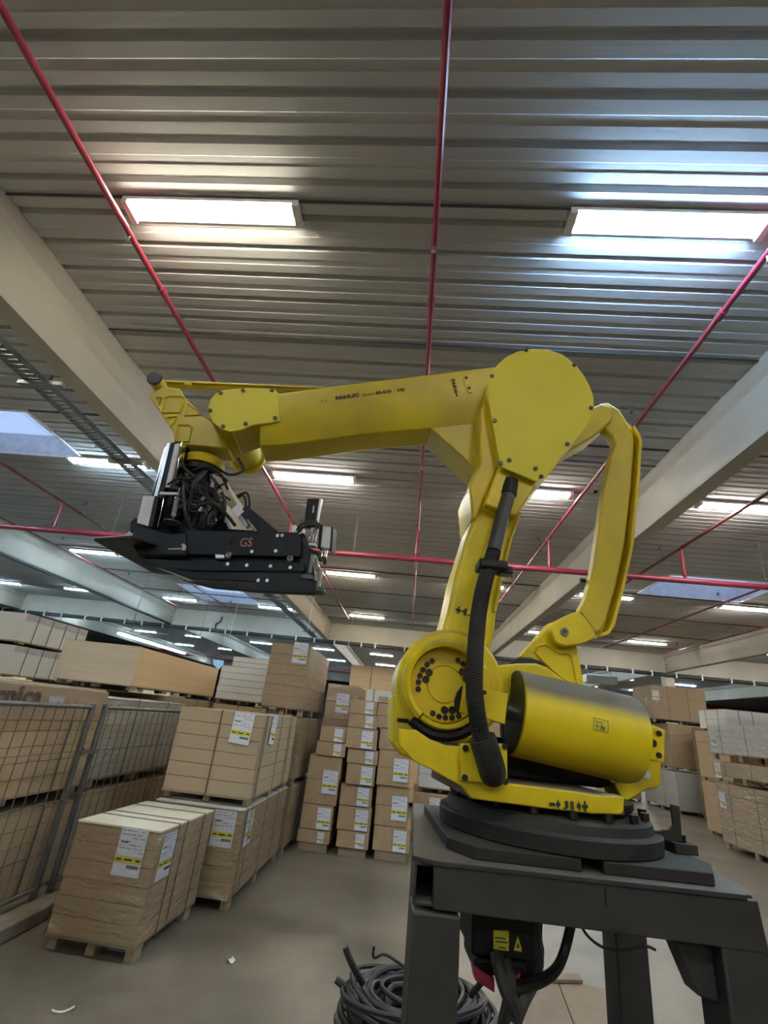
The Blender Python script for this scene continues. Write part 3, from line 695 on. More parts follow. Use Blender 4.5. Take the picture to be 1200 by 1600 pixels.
# ------------------------------------------------------------------ wire fence with kerb
def fence(label, x0, y0, x1, y1, h):
    d = Vector((x1 - x0, y1 - y0, 0)); L = d.length; yaw = math.atan2(d.y, d.x)
    t = thing('wire_fence', label, 'fence', (x0, y0, 0), yaw, 'wire fence panels')
    for u in (0.02, L - .02): MB().box(u - .02, u + .02, -.02, .02, .102, h + .02).build('post', 'fence', t, bevel=.005)
    for z in (h - .01, .17): MB().cyl((0, 0, z), (L, 0, z), .017, 8).build('rail', 'fence', t)
    vw = MB().cyl((0, 0, .16), (0, 0, h + .02), .0035, 5).mesh('wire', 'fence')
    hw = MB().cyl((0, 0, 0), (L, 0, 0), .0035, 5).mesh('wire', 'fence')
    n = int(L / .115)
    for i in range(1, n): use(vw, 'wire', t, (L * i / n, .006, 0))
    for z in (.42, .78, 1.14): use(hw, 'wire', t, (0, -.006, z))
    return t
fence('near wire fence panel at the left edge, in front of the lettered carton', -2.80, 1.2, -2.77, 4.52, 1.50)
fence('far wire fence panel in front of the pale wrapped stack', -2.76, 4.66, -2.70, 7.0, 1.50)
c = thing('fence_clamp', 'steel clamp joining the two fence panels', 'clamp', (-2.74, 4.59, 1.13)); MB().box(-.05, .02, -.10, .10, -.015, .015).build('clip', 'fence', c)
MB().cyl((-.055, 0, -.03), (-.055, 0, .03), .012, 8).build('bolt', 'bolt', c)
o = MB().box(-2.92, -2.60, 1.0, 4.75, 0, .10).build('fence_kerb', 'kerb', bevel=.012); tag(o, 'low worn kerb under the near wire fence panel', 'kerb')
o = MB().box(-2.9, -2.62, 4.76, 7.1, 0, .10).build('fence_kerb', 'kerb', bevel=.012); tag(o, 'low kerb under the far wire fence panel, behind the front stacks', 'kerb')
# litter
for (px, py), lab, sz in (((360, 1503), 'small white paper scrap on the open floor', (.022, .03)), ((97, 1582), 'curled white paper strip on the floor at the lower left', (.055, .009))):
    p = on_z(px, py, 0); a, b = sz
    o = MB().loft([[Vector((-a + 2 * a * i / 5, s * b, .004 + .016 * (2 * i / 5 - 1) ** 2)) for s in (-1, 1)] + [Vector((-a + 2 * a * i / 5, s * b, .001 + .016 * (2 * i / 5 - 1) ** 2)) for s in (1, -1)] for i in range(6)]).build('paper_scrap', 'paper')
    o.location = (p.x, p.y, 0); o.rotation_euler = (0, 0, .6); tag(o, lab, 'litter')

# ================================================================== the robot and its stand
YAW = math.radians(5)
J2W = Vector((.117, 1.9, 0))                    # plan position of the shoulder axis
ZT = 1.337                                      # top of the stand
RF0 = Frame((J2W.x, J2W.y, 0), YAW)             # u = 0 at the shoulder, v = 0 in the middle plane of the arm
J1 = RF0.m @ Vector((.355, -.04, 0))
RF = Frame((J1.x, J1.y, ZT), YAW)               # robot frame, at the turning axis on the stand
DV = .04                                        # shoulder-plane v -> robot-frame v
SF = Frame((J1.x, J1.y, 0), YAW)                # stand frame, at the floor
def rp(px, py, v): return RF.p(px, py, v + DV)
def slab(L, v0, v1, name, material, parent, bevel=.006, **k):
    P = [rp(x, y, v0) for x, y in L]
    return MB().prism(P, (0, v1 - v0, 0)).build(name, material, parent, bevel, **k)
def bolt_mesh(r, h, material='bolt', n=10):
    m = MB(); m.cyl((0, 0, 0), (0, -h, 0), r, n); m.cyl((0, -h, 0), (0, -h - .0015, 0), r * .55, 6)
    return m.mesh('bolt', material)
B6, B9, B12 = bolt_mesh(.0065, .004), bolt_mesh(.0088, .005), bolt_mesh(.0118, .005)
WB = bolt_mesh(.0065, .003, 'white_bolt')

# ------------------------------------------------------------------ stand
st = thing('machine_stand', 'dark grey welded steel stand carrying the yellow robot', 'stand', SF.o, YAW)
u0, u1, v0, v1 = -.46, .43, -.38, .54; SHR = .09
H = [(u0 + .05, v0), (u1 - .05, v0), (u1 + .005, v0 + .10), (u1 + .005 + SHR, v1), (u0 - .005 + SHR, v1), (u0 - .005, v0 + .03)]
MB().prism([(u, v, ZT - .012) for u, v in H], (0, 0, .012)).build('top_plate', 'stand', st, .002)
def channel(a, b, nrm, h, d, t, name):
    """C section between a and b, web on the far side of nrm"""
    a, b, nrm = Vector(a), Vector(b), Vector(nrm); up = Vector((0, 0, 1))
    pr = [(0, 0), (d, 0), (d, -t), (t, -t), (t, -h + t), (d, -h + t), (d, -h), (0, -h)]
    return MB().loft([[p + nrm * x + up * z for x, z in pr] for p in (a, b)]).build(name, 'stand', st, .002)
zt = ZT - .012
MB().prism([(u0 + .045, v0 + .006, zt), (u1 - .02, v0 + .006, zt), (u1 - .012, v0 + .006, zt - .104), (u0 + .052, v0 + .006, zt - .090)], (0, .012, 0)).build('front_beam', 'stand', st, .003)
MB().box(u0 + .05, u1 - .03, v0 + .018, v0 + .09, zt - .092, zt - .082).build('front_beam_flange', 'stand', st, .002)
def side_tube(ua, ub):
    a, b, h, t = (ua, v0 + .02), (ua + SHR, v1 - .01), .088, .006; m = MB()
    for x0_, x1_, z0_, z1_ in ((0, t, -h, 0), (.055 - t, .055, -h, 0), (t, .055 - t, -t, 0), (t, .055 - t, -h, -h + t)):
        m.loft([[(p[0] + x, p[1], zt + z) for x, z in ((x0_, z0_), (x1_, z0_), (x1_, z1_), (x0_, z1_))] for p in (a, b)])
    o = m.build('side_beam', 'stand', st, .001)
    MB().box(ua + .03, ua + .08, v0 + .24, v0 + .25, zt - h + t, zt - t).build('tube_dark_plug', 'black', o)  # black plate added inside so the open tube end reads as shade
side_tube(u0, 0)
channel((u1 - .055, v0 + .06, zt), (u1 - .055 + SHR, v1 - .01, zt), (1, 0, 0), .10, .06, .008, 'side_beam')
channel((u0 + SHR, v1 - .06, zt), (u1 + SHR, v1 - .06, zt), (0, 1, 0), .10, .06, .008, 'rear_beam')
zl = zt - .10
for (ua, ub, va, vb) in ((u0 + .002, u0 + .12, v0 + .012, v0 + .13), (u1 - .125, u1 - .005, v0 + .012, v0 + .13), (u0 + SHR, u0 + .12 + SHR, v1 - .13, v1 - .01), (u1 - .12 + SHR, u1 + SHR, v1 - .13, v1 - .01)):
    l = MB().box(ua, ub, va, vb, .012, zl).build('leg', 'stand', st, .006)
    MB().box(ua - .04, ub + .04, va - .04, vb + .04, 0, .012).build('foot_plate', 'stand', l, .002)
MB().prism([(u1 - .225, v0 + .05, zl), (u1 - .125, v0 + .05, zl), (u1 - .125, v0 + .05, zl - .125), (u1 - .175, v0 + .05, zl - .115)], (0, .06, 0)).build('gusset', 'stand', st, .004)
MB().box(u1 + .005, u1 + .035, v0 + .1, v0 + .16, zl - .01, zl + .03).build('corner_tab', 'stand', st, .004)
for x, y, zz in ((0.02, v0 + .0055, zt - .03),): MB().box(x - .001, x + .001, y - .0015, y + .004, zt - .045, zt - .005).build('weld_seam', 'black', st)
o = MB().box(-.026, .026, -.016, .016, 0, .0015).build('paper_scrap', 'paper'); p = on_z(889, 1342, ZT + .001); o.location = p; o.rotation_euler = (0, 0, .25)
tag(o, 'small white paper scrap lying on the stand top under the turntable', 'litter')

# ------------------------------------------------------------------ robot
rb = thing('palletizing_robot', 'large yellow four-axis palletizing robot bolted on the dark stand', 'robot', RF.o, YAW)
# foot: two shims, sooty ring, bearing disc, stop block
for L in ([(668, 1330), (700, 1296), (800, 1330), (868, 1340), (858, 1358), (790, 1349)], ):
    pass
sh = .030
MB().prism([(-.36, -.24, 0), (-.30, -.33, 0), (-.02, -.335, 0), (-.02, .30, 0), (-.36, .30, 0)], (0, 0, sh)).build('shim_plate', 'ring_grey', rb, .003)
MB().prism([(.04, -.335, 0), (.33, -.335, 0), (.40, -.22, 0), (.40, .30, 0), (.04, .30, 0)], (0, 0, sh)).build('shim_plate', 'ring_grey', rb, .003)
ring = MB().lathe((0, 0, sh), (0, 0, 1), [(0, .330), (.004, .342), (.042, .345), (.047, .340), (.049, .322), (.072, .318), (.080, .308), (.084, .25), (.10, .245), (.10, .01)], 48).build('foot_ring', 'ring_grey', rb)
for i in range(18):
    a = i * 2 * math.pi / 18 + .1
    MB().cyl((.30 * math.cos(a), .30 * math.sin(a), sh + .083), (.30 * math.cos(a), .30 * math.sin(a), sh + .103), .013, 8).build('bolt', 'bolt', ring)
MB().lathe((0, 0, .12), (0, 0, 1), [(0, .26), (.012, .27), (.03, .27), (.032, .2)], 40).build('bearing_disc', 'black', rb)
sb = MB().box(.355, .425, -.13, .0, .030, .058).build('stop_block', 'ring_grey', rb, .003)
for y in (-.095, -.035): MB().cyl((.39, y, .058), (.39, y, .078), .019, 12).build('bolt', 'bolt', sb)
br = [rp(x, y, -.18) for x, y in ((1016, 1300), (1046, 1297), (1053, 1290), (1049, 1257), (1062, 1260), (1067, 1316), (1018, 1311))]
MB().prism(br, (0, .012, 0)).build('angle_bracket', 'ring_grey', rb, .002)
jog = slab([(864, 1270), (892, 1274), (892, 1291), (866, 1288)], -.27, -.24, 'stopper_dog', 'yellow_worn', rb, .003)
slab([(847, 1286), (874, 1290), (873, 1304), (869, 1307), (866, 1301), (848, 1298)], -.30, -.275, 'stopper_pin', 'yellow_worn', jog, .003)
# turntable: skirt, deck, ramped front cheek
FR = [(736, 1248), (722, 1229), (674, 1203), (647, 1190), (624, 1166), (624, 1138), (650, 1140), (672, 1155), (696, 1164), (724, 1166), (760, 1168), (793, 1175), (793, 1224), (872, 1233), (940, 1243), (968, 1243), (976, 1247), (975, 1268), (970, 1273), (926, 1272), (847, 1263)]
tt = slab(FR, -.33, -.29, 'turntable_cheek', 'yellow', rb, .004)
def deckpts(z):
    P = [rp(736, 1248, -.29), rp(972, 1270, -.29)]
    a, b = P[0].x, P[1].x
    q = [(a, -.25), (b - .02, -.25)] + [(b + .015, -.235)] + [(b + .015 - .10 * (k / 6) ** 2, -.22 + .44 * k / 6) for k in range(1, 7)] + [(a - .05, .24)]
    return [(u, v, z) for u, v in q]
za = rp(872, 1236, -.29).z
MB().loft([deckpts(za - .045), deckpts(za)]).build('turntable_deck', 'dust_brown', rb, .003)
MB().prism([(-.26, .0, za), (.20, .0, za), (.25, .0, za + .015), (.20, .0, za + .05), (-.10, .0, za + .12), (-.26, .0, za + .13)], (0, .2, 0)).build('gear_casing', 'black', rb, .01)
slab([(958, 1222), (984, 1214), (1008, 1200), (1008, 1180), (1034, 1185), (1033, 1226), (1026, 1232), (1012, 1234), (982, 1252), (972, 1250)], -.05, .06, 'rear_cheek', 'yellow', rb, .006)
nl = slab([(993, 1200), (1015, 1202), (1016, 1218), (992, 1216)], -.054, -.051, 'rating_label', 'label_white', rb, 0)
# shoulder
lw = slab([(614, 1082), (614, 1160), (626, 1180), (690, 1208), (690, 1082)], -.185, .16, 'shoulder_block', 'yellow', rb, .012)
slab([(621, 1122), (646, 1124), (646, 1131), (621, 1128)], -.1865, -.18, 'drain_slot', 'black', rb, 0)
c2 = rp(690, 1074, 0.0); R2 = (rp(613, 1085, 0) - c2).length * .97
dr = MB().lathe(c2 + Vector((0, .17, 0)), (0, -1, 0), [(0, R2 * .9), (.02, R2), (.36, R2), (.375, R2 - .012), (.375, .05)], 48).build('shoulder_drum', 'yellow', rb)
MB().lathe(c2 + Vector((0, -.2055, 0)), (0, -1, 0), [(0, .195 * .97), (.004, .195 * .97)], 48)
cr_ = rp(699, 1068, -.285); R = (rp(630, 1068, -.285) - cr_).length
rg = MB()
N = 60; a0, a1 = math.radians(25), math.radians(232)
def arc_ring(mb, c, ri, ro, aa, ab, y0, y1, n=44, bev=.012):
    rings = []
    for k in range(n + 1):
        a = aa + (ab - aa) * k / n; e = Vector((math.cos(a), 0, math.sin(a)))
        rings.append([c + e * ri + Vector((0, y1, 0)), c + e * ri + Vector((0, y0 + bev * .5, 0)), c + e * (ri + bev) + Vector((0, y0, 0)), c + e * (ro - bev) + Vector((0, y0, 0)), c + e * ro + Vector((0, y0 + bev, 0)), c + e * ro + Vector((0, y1, 0))])
    return mb.loft(rings)
arc_ring(rg, cr_, R * .83, R, a0, a1, 0, .085).build('shoulder_flange', 'yellow', rb)
arc_ring(MB(), cr_, R * .85, R * .97, math.radians(236), math.radians(330), .035, .085).build('shoulder_rim', 'yellow_worn', rb)
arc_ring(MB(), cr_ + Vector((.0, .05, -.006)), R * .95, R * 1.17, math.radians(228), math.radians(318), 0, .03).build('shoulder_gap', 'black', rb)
hub = MB().lathe(cr_ + Vector((0, .085, 0)), (0, -1, 0), [(0, R * .84), (.025, R * .83), (.03, R * .80), (.03, R * .43), (.026, R * .42), (.026, R * .405), (.031, R * .395), (.031, .001)], 48).build('gear_hub', 'yellow_worn', rb)
HO = lambda x, y: (600 + x / 4.615, 960 + y / 4.615)
for (x, y), big in [((245, 540), 0), ((246, 490), 0), ((257, 443), 0), ((279, 400), 0), ((309, 364), 0), ((345, 337), 0), ((300, 470), 1), ((324, 420), 1), ((530, 330), 0), ((568, 358), 0), ((597, 395), 0), ((562, 415), 1), ((588, 465), 1),
                    ((350, 713), 0), ((394, 737), 0), ((440, 745), 0), ((488, 745), 0), ((536, 733), 0), ((434, 690), 1), ((490, 690), 1), ((545, 680), 1)]:
    p = rp(*HO(x, y), -.225); p.y = cr_.y + .056
    use(B12 if big else B9, 'bolt', hub, p)
# lower arm
LA = [(785, 729), (769, 745), (754, 770), (743, 795), (729, 840), (712, 895), (700, 953), (690, 988), (676, 1010), (690, 1040), (730, 1050), (760, 1040), (768, 1010), (774, 985), (777, 941), (787, 891), (801, 837), (814, 795), (837, 761), (864, 733)]
la = slab(LA, -.17, .06, 'lower_arm', 'yellow', rb, .018, seg=3)
slab([(780, 800), (765, 835), (744, 900), (728, 960), (740, 962), (757, 905), (778, 840), (792, 803)], -.178, -.165, 'arm_rib', 'yellow_worn', la, .004)
slab([(812, 800), (797, 838), (783, 892), (770, 955), (776, 956), (788, 893), (802, 838), (816, 801)], -.180, -.165, 'arm_rib', 'yellow', la, .004)
bk = slab([(757, 783), (785, 788), (809, 797), (804, 810), (772, 803), (754, 795)], -.190, -.165, 'hose_bracket', 'yellow', la, .003)
for x, y in ((761, 790), (803, 804)): use(B6, 'bolt', bk, rp(x, y, -.190))
def mark(body, a, b, v, h, parent, vertical=False):
    """axis marking: '-', '<', letters, '>', '+' in black along a..b (pixels)"""
    A, Bp = rp(*a, v), rp(*b, v); ex = (Bp - A); L = ex.length; ex.normalize(); nrm = Vector((0, -1, 0)); ey = nrm.cross(ex)
    n = len(body)
    for i, ch in enumerate(body):
        c = A + ex * L * (i + .5) / n; wv = L / n * .42; hh = h * .5; mb = MB(); d = nrm * -.0015
        P = lambda x, y: c + ex * x * wv + ey * y * hh - d * 2
        if ch == '-': mb.prism([P(-1, -.28), P(1, -.28), P(1, .28), P(-1, .28)], d)
        elif ch == '+': mb.prism([P(-1, -.3), P(-.3, -.3), P(-.3, -1), P(.3, -1), P(.3, -.3), P(1, -.3), P(1, .3), P(.3, .3), P(.3, 1), P(-.3, 1), P(-.3, .3), P(-1, .3)], d)
        elif ch in '<>':
            s = 1 if ch == '>' else -1
            q = [P(s * -.6, -.35), P(s * 0, -.35), P(s * 0, -1), P(s * 1, 0), P(s * 0, 1), P(s * 0, .35), P(s * -.6, .35)]
            mb.prism(q if s > 0 else q[::-1], d)
        else:
            text(ch, c - ex * wv * (1.0 if ch == 'J' else .6) - ey * hh * .8, c + ex * wv * (1.0 if ch == 'J' else .6) - ey * hh * .8, h * .8, nrm, 'print', parent, 'axis_marking', .003, .06); continue
        mb.build('axis_marking', 'print', parent, smooth=False)
mark('++J2', (711, 952), (752, 963), -.171, .026, la)
mark('-<J1>+', (857, 1256), (919, 1260), -.332, .026, tt)
# upper joint: housing and teardrop cover
CX = lambda x, y: (560 + x / 2.4, 520 + y / 2.4)
COV = [CX(*q) for q in ((535, 503), (521, 440), (512, 385), (500, 320), (489, 260), (485, 210), (497, 155), (520, 122), (552, 92), (595, 70), (650, 60), (715, 63), (765, 82), (810, 115), (845, 158), (868, 200), (882, 240), (884, 275), (874, 318), (850, 360), (818, 398), (775, 447), (740, 497), (712, 534), (690, 545), (668, 558))]
hs = slab(COV, -.225, .07, 'elbow_housing', 'yellow', rb, .010, seg=3)
cv = slab(COV, -.237, -.2265, 'elbow_cover', 'cover', rb, .002)
for x, y in ((500, 163), (629, 66), (809, 122), (872, 282), (783, 418), (685, 540), (565, 478), (664, 510), (511, 331), (533, 490)):
    use(B9, 'bolt', cv, rp(*CX(x, y), -.237))
slab([CX(*q) for q in ((527, 500), (670, 556), (625, 640), (590, 690), (470, 640))], -.215, .05, 'arm_neck', 'yellow', rb, .008)
slab([CX(*q) for q in ((455, 290), (490, 220), (515, 400), (530, 500), (472, 620), (448, 690), (428, 700), (416, 580), (430, 540), (456, 490))], -.19, .06, 'neck_shell', 'yellow_worn', rb, .010)
# forearm
F4 = lambda x, y: (130 + x / 2.79, 560 + y / 2.79)
c3 = rp(835, 640, 0)
def fore_ring(px, top, crease, bot, vf, vb):
    T, K, Bo = rp(px, top, vf), rp(px, crease, vf), rp(px, bot, vf + .045)
    return [T + Vector((0, .012, 0.004)), T, K, Bo, Bo + Vector((0, vb - vf - .09, 0)), Vector((K.x, vb + DV, K.z)), Vector((T.x, vb + DV, T.z)), Vector((T.x, vb + DV - .012, T.z + .004))]
FA = [(405, 617, 661, 698), (440, 614, 658, 697), (500, 606, 654, 689), (560, 598, 650, 681), (620, 591, 641, 675), (672, 585, 632, 671), (720, 579, 631, 680), (770, 573, 640, 690), (830, 570, 640, 692)]
fa = MB().loft([fore_ring(*q, -.125, .10) for q in FA]).build('forearm', 'yellow_shaded', rb, .008)
slab([(672, 668), (745, 660), (756, 700), (745, 735), (722, 713)], -.10, .07, 'forearm_web', 'yellow_shaded', rb, .006)
MB().lathe(rp(748, 715, -.02), (0, 1, 0), [(0, .045), (.01, .05), (.06, .05), (.07, .04)], 20).build('elbow_gear', 'yellow_worn', rb)
nb = (0, -1, 0)
def ftext(body, a, b, h, bold, **k): return text(body, rp(*a, -.1262), rp(*b, -.1262), h, nb, 'print_brown', fa, 'lettering', .0008, bold, **k)
ftext('FANUC', (525, 625.5), (562, 619.5), .020, .06)
ftext('Robot', (568, 620), (585.5, 617), .017, .0)
ftext('M-410', (588, 617), (612, 613.5), .019, .06)
ftext('i', (616.5, 612.5), (618.5, 612.3), .018, .0, shear=.4)
ftext('HS', (622, 612.5), (633, 611), .018, .04)
mark('+>J3<-', (707, 592), (714, 620), -.1262, .022, fa)
lp = slab(rounded([(723, 588), (732, 586), (740, 612), (731, 614)], 4, .4), -.130, -.124, 'slot_cover', 'yellow_shaded', fa, .001)
for q in ((728.5, 590.5), (733, 606.5)): use(B6, 'bolt', lp, rp(*q, -.130))
pl = slab([(498, 622), (513, 620), (513, 628), (498, 630)], -.1265, -.124, 'serial_label', 'yellow_shaded', fa, 0)
text('4.5', rp(501, 628, -.127), rp(511, 626.8, -.127), .009, nb, 'print_brown', pl, 'lettering', .0006)
# rear lever of the forearm and the pin it shares with the rear link
slab([(835, 690), (820, 735), (885, 706), (928, 682), (942, 670), (958, 655), (956, 636), (940, 630), (915, 640), (880, 600), (840, 600)], -.07, .05, 'rear_lever', 'yellow_shaded', rb, .008)
LK = [(930, 640), (938, 630), (950, 629), (968, 640), (981, 660), (1000, 678), (1004, 688), (999, 760), (990, 855), (976, 920), (961, 978), (952, 991), (938, 993), (906, 954), (916, 935), (926, 895), (933, 850), (944, 770), (954, 715), (962, 694), (956, 680), (944, 668), (930, 652)]
lk = slab(LK, .005, .05, 'rear_link', 'yellow', rb, .006)
IN = [(930, 640), (938, 630), (950, 629), (968, 640), (979, 660), (990, 678), (992, 690), (987, 760), (976, 855), (962, 920), (948, 968), (940, 985), (930, 990), (906, 954), (916, 935), (926, 895), (933, 850), (944, 770), (954, 715), (962, 694), (956, 680), (944, 668), (930, 652)]
slab(IN, -.05, .0045, 'link_web', 'yellow_shaded', lk, .008)
FL = [(992, 664), (1000, 677), (1004, 688), (999, 760), (990, 855), (976, 920), (961, 978), (952, 991), (938, 995), (940, 989), (950, 985), (956, 974), (971, 918), (985, 854), (994, 759), (999, 689), (994, 678), (988, 668)]
slab(FL, -.055, .0045, 'link_flange', 'yellow_worn', lk, .002)
pn = rp(949, 642, -.05); MB().cyl(pn, pn + Vector((0, -.006, 0)), .012, 16).build('pin_cap', 'black', lk)
MB().cyl(rp(934, 768, .0) + Vector((-.004, 0, 0)), rp(934, 768, 0) + Vector((-.02, 0, 0)), .009, 10).build('grease_nipple', 'black', lk)
MB().cyl(rp(913, 907, .0) + Vector((.004, 0, 0)), rp(913, 907, 0) + Vector((-.016, 0, 0)), .009, 10).build('grease_nipple', 'black', lk)
slab(rounded([(860, 985), (870, 968), (905, 953), (936, 994), (912, 1006), (885, 1010), (868, 1004)], 4, .32), -.065, -.03, 'clevis', 'yellow', lk, .005)
q = rp(882, 987.5, -.066); bq = MB(); bq.lathe(q, (0, -1, 0), [(0, .015), (.005, .015), (.005, .009), (.002, .008), (.002, .001)], 20); bq.build('pin', 'tray', lk); MB().cyl(q + Vector((0, -.002, 0)), q + Vector((0, -.0035, 0)), .005, 6).build('pin_socket', 'black', lk)
# rocker with pocket, crank plate
RK = [(808, 1034), (818, 1020), (838, 998), (858, 974), (874, 968), (892, 985), (902, 1005), (908, 1040), (915, 1078), (880, 1078), (850, 1058), (830, 1045)]
slab(RK, -.02, .04, 'rocker', 'yellow', rb, .008)
PK = [(834, 1019), (838, 1009), (849, 1006), (858, 1009), (868, 1018), (878, 1021), (888, 1021), (894, 1027), (898, 1045), (902, 1066), (896, 1070), (880, 1062), (862, 1047), (846, 1032)]
PI = [(Vector(a) - Vector((870, 1040))) * .90 + Vector((870, 1040)) for a in PK]
pm = MB(); A_, B_, C_ = [rp(*a, -.0215) for a in PK], [rp(*a, -.0215) for a in PI], [rp(*a, -.0205) for a in PI]
n_ = len(PK); bmv = pm.bm
va = [bmv.verts.new(p) for p in A_]; vb = [bmv.verts.new(p + Vector((0, -.005, 0))) for p in [rp(*((Vector(a) - Vector((870, 1040))) * .96 + Vector((870, 1040))), -.0215) for a in PK]]; vc = [bmv.verts.new(p) for p in B_]
for i in range(n_):
    j = (i + 1) % n_; pm._face((va[i], va[j], vb[j], vb[i])); pm._face((vb[i], vb[j], vc[j], vc[i]))
pm.build('pocket_rim', 'yellow_worn', rb)
slab([(735, 1060), (765, 1040), (808, 1036), (838, 1036), (856, 1042), (880, 1060), (905, 1080), (905, 1110), (735, 1110)], -.07, -.03, 'crank_plate', 'yellow', rb, .008)
slab([(796, 1036), (812, 1026), (830, 1027), (846, 1033), (872, 1055), (900, 1078), (884, 1080), (856, 1050), (836, 1042)], -.045, -.018, 'crank_gap_shade', 'ring_grey', rb, .006)  # dark piece standing in for the shadow between crank plate and rocker
# balance cylinder
ca, cb = rp(801, 1112, -.115), rp(990, 1156, -.115); ax = (cb - ca).normalized(); L = (cb - ca).length
Rb = .138
bc = MB().lathe(ca, ax, [(.03, Rb - .018), (.002, Rb - .016), (0, Rb - .008), (.004, Rb), (L - .03, Rb), (L - .008, Rb - .006), (L, Rb - .022), (L + .004, .001)], 64).build('balance_cylinder', 'yellow_dusty', rb)
MB().lathe(ca - ax * .003, ax, [(0, Rb - .001), (-.002, Rb - .004), (-.002, Rb - .03), (.03, Rb - .034)], 48).build('end_rim', 'ring_grey', bc)
MB().cyl(ca + ax * .02, ca + ax * .034, Rb - .016, 48).build('end_disc', 'black', bc)
MB().cyl(ca - ax * .10, ca + ax * .03, .03, 20).build('piston_rod', 'chrome', bc)
MB().tube([cb + ax * .004 + Vector((0, 0, .085)) + Vector((math.cos(a) * .016 * 1, 0, math.sin(a) * .016)) for a in [k * math.pi * 2 / 14 for k in range(14)]], .004, 6, True).build('lifting_eye', 'bolt', bc)
def on_cyl(du, ang):
    """point on the cylinder: distance along, angle above the camera-facing side"""
    e1 = Vector((0, -1, 0)); e1 = (e1 - ax * e1.dot(ax)).normalized(); e2 = ax.cross(e1)
    if e2.z < 0: e2 = -e2
    return ca + ax * du + (e1 * math.cos(ang) + e2 * math.sin(ang)) * (Rb + .0008)
def patch(d0, d1, a0, a1, material, name, parent, n=5, lift=0.0):
    mb = MB(); V = [[mb.bm.verts.new(on_cyl(d, a0 + (a1 - a0) * k / n) * 1.0 + (on_cyl(d, a0 + (a1 - a0) * k / n) - (ca + ax * d)).normalized() * lift) for k in range(n + 1)] for d in (d0, d1)]
    for k in range(n): mb._face((V[0][k], V[1][k], V[1][k + 1], V[0][k + 1]))
    return mb.build(name, material, parent, smooth=False)
d0, d1, a0, a1 = .215, .262, -.06, .20
wl = patch(d0, d1, a0, a1, 'label_yellow', 'warning_label', bc)
for q in ((d0, d1, a0, a0 + .012), (d0, d1, a1 - .012, a1), (d0, d0 + .0015, a0, a1), (d1 - .0015, d1, a0, a1), (d0 + .006, d0 + .034, .135, .145), (d0 + .006, d0 + .03, .118, .124), (d0 + .024, d0 + .028, -.03, .09), (d0 + .031, d0 + .035, -.035, .06), (d0 + .02, d0 + .04, .03, .038), (d0 + .006, d0 + .017, -.035, -.028)):
    patch(*q, 'print', 'label_line', wl, 2, .0006)
tri = MB(); tri.loft([[on_cyl(d0 + .006, .02), on_cyl(d0 + .018, .02), on_cyl(d0 + .012, .09)], [p + Vector((0, -.0015, 0)) for p in (on_cyl(d0 + .006, .02), on_cyl(d0 + .018, .02), on_cyl(d0 + .012, .09))]]); tri.build('warning_triangle', 'print', wl, smooth=False)
tri = MB(); tri.loft([[p + Vector((0, -.0016, 0)) for p in (on_cyl(d0 + .009, .03), on_cyl(d0 + .015, .03), on_cyl(d0 + .012, .07))], [p + Vector((0, -.0022, 0)) for p in (on_cyl(d0 + .009, .03), on_cyl(d0 + .015, .03), on_cyl(d0 + .012, .07))]]); tri.build('warning_triangle', 'label_yellow', wl, smooth=False)
mt = slab([(1003, 1131), (1022, 1133), (1040, 1141), (1039, 1192), (1003, 1184)], -.15, -.02, 'cylinder_mount', 'yellow', rb, .005)
for (x, y), me in (((1029, 1146), B9), ((1020, 1161), B12), ((1029, 1180), B9)): use(me, 'bolt', mt, rp(x, y, -.15))
# sensor plate, hose plate, hose with clamp and boot
sp = slab([(752, 1075), (794, 1084), (789, 1132), (752, 1120)], -.305, -.292, 'sensor_plate', 'yellow', rb, .002)
use(B6, 'bolt', sp, rp(757, 1082, -.306)); use(B6, 'bolt', sp, rp(755, 1114, -.306))
slab([(727, 1068), (733, 1068), (733, 1117), (720, 1113)], -.335, -.30, 'sensor_bracket', 'yellow', rb, .003)
slab([(729, 1069), (721, 1072), (714, 1081), (710, 1094), (710, 1106), (715, 1116), (722, 1114)], -.30, -.292, 'sensor_disc', 'black', rb, .004)
ey = rp(773, 1071, -.20); MB().lathe(ey, (0, -1, 0), [(0, .019), (.004, .019), (.006, .013), (.003, .012), (.003, .001)], 20).build('grease_cap', 'yellow_worn', rb)
hp = slab([(720, 1161), (793, 1162), (793, 1227), (720, 1220)], -.352, -.331, 'hose_plate', 'yellow', rb, .003)
for q in ((727, 1169), (789, 1166), (726, 1215), (789, 1221)): use(B9, 'bolt', hp, rp(*q, -.352))
HP = [((797, 758), -.20), ((793, 778), -.215), ((785, 806), -.23), ((776, 842), -.25), ((767, 878), -.27), ((757, 912), -.29), ((750, 945), -.31), ((745, 985), -.335), ((742, 1030), -.355), ((741, 1075), -.375), ((745, 1115), -.39), ((752, 1150), -.395), ((760, 1172), -.392)]
path = smooth_path([rp(*q, v) for q, v in HP], 8)
radii = []; hb = MB()
ns = len(path)
fine = smooth_path([rp(*q, v) for q, v in HP], 22)
i0 = int(len(fine) * .30)
sl = MB().tube(fine[:i0 + 1:3], .0255, 16).build('hose_sleeve', 'hose', rb)
seg = fine[i0:]
hb.tube(seg, .026, 16, radii=[.0268 if k % 2 else .0235 for k in range(len(seg))]).build('corrugated_hose', 'hose', rb)
k0 = path[1]; MB().tube([rp(798, 752, -.197), rp(794, 775, -.21)], .031, 16).build('hose_socket', 'black', rb, .003)
cl = MB(); c_ = rp(766, 887, -.275); 
cl.box(c_.x - .045, c_.x + .055, c_.y - .035, c_.y + .05, c_.z - .012, c_.z + .022)
clo = cl.build('hose_clamp', 'black', rb, .008)
MB().box(c_.x + .03, c_.x + .075, c_.y - .02, c_.y + .03, c_.z - .02, c_.z + .008).build('clamp_lug', 'black', clo, .005)
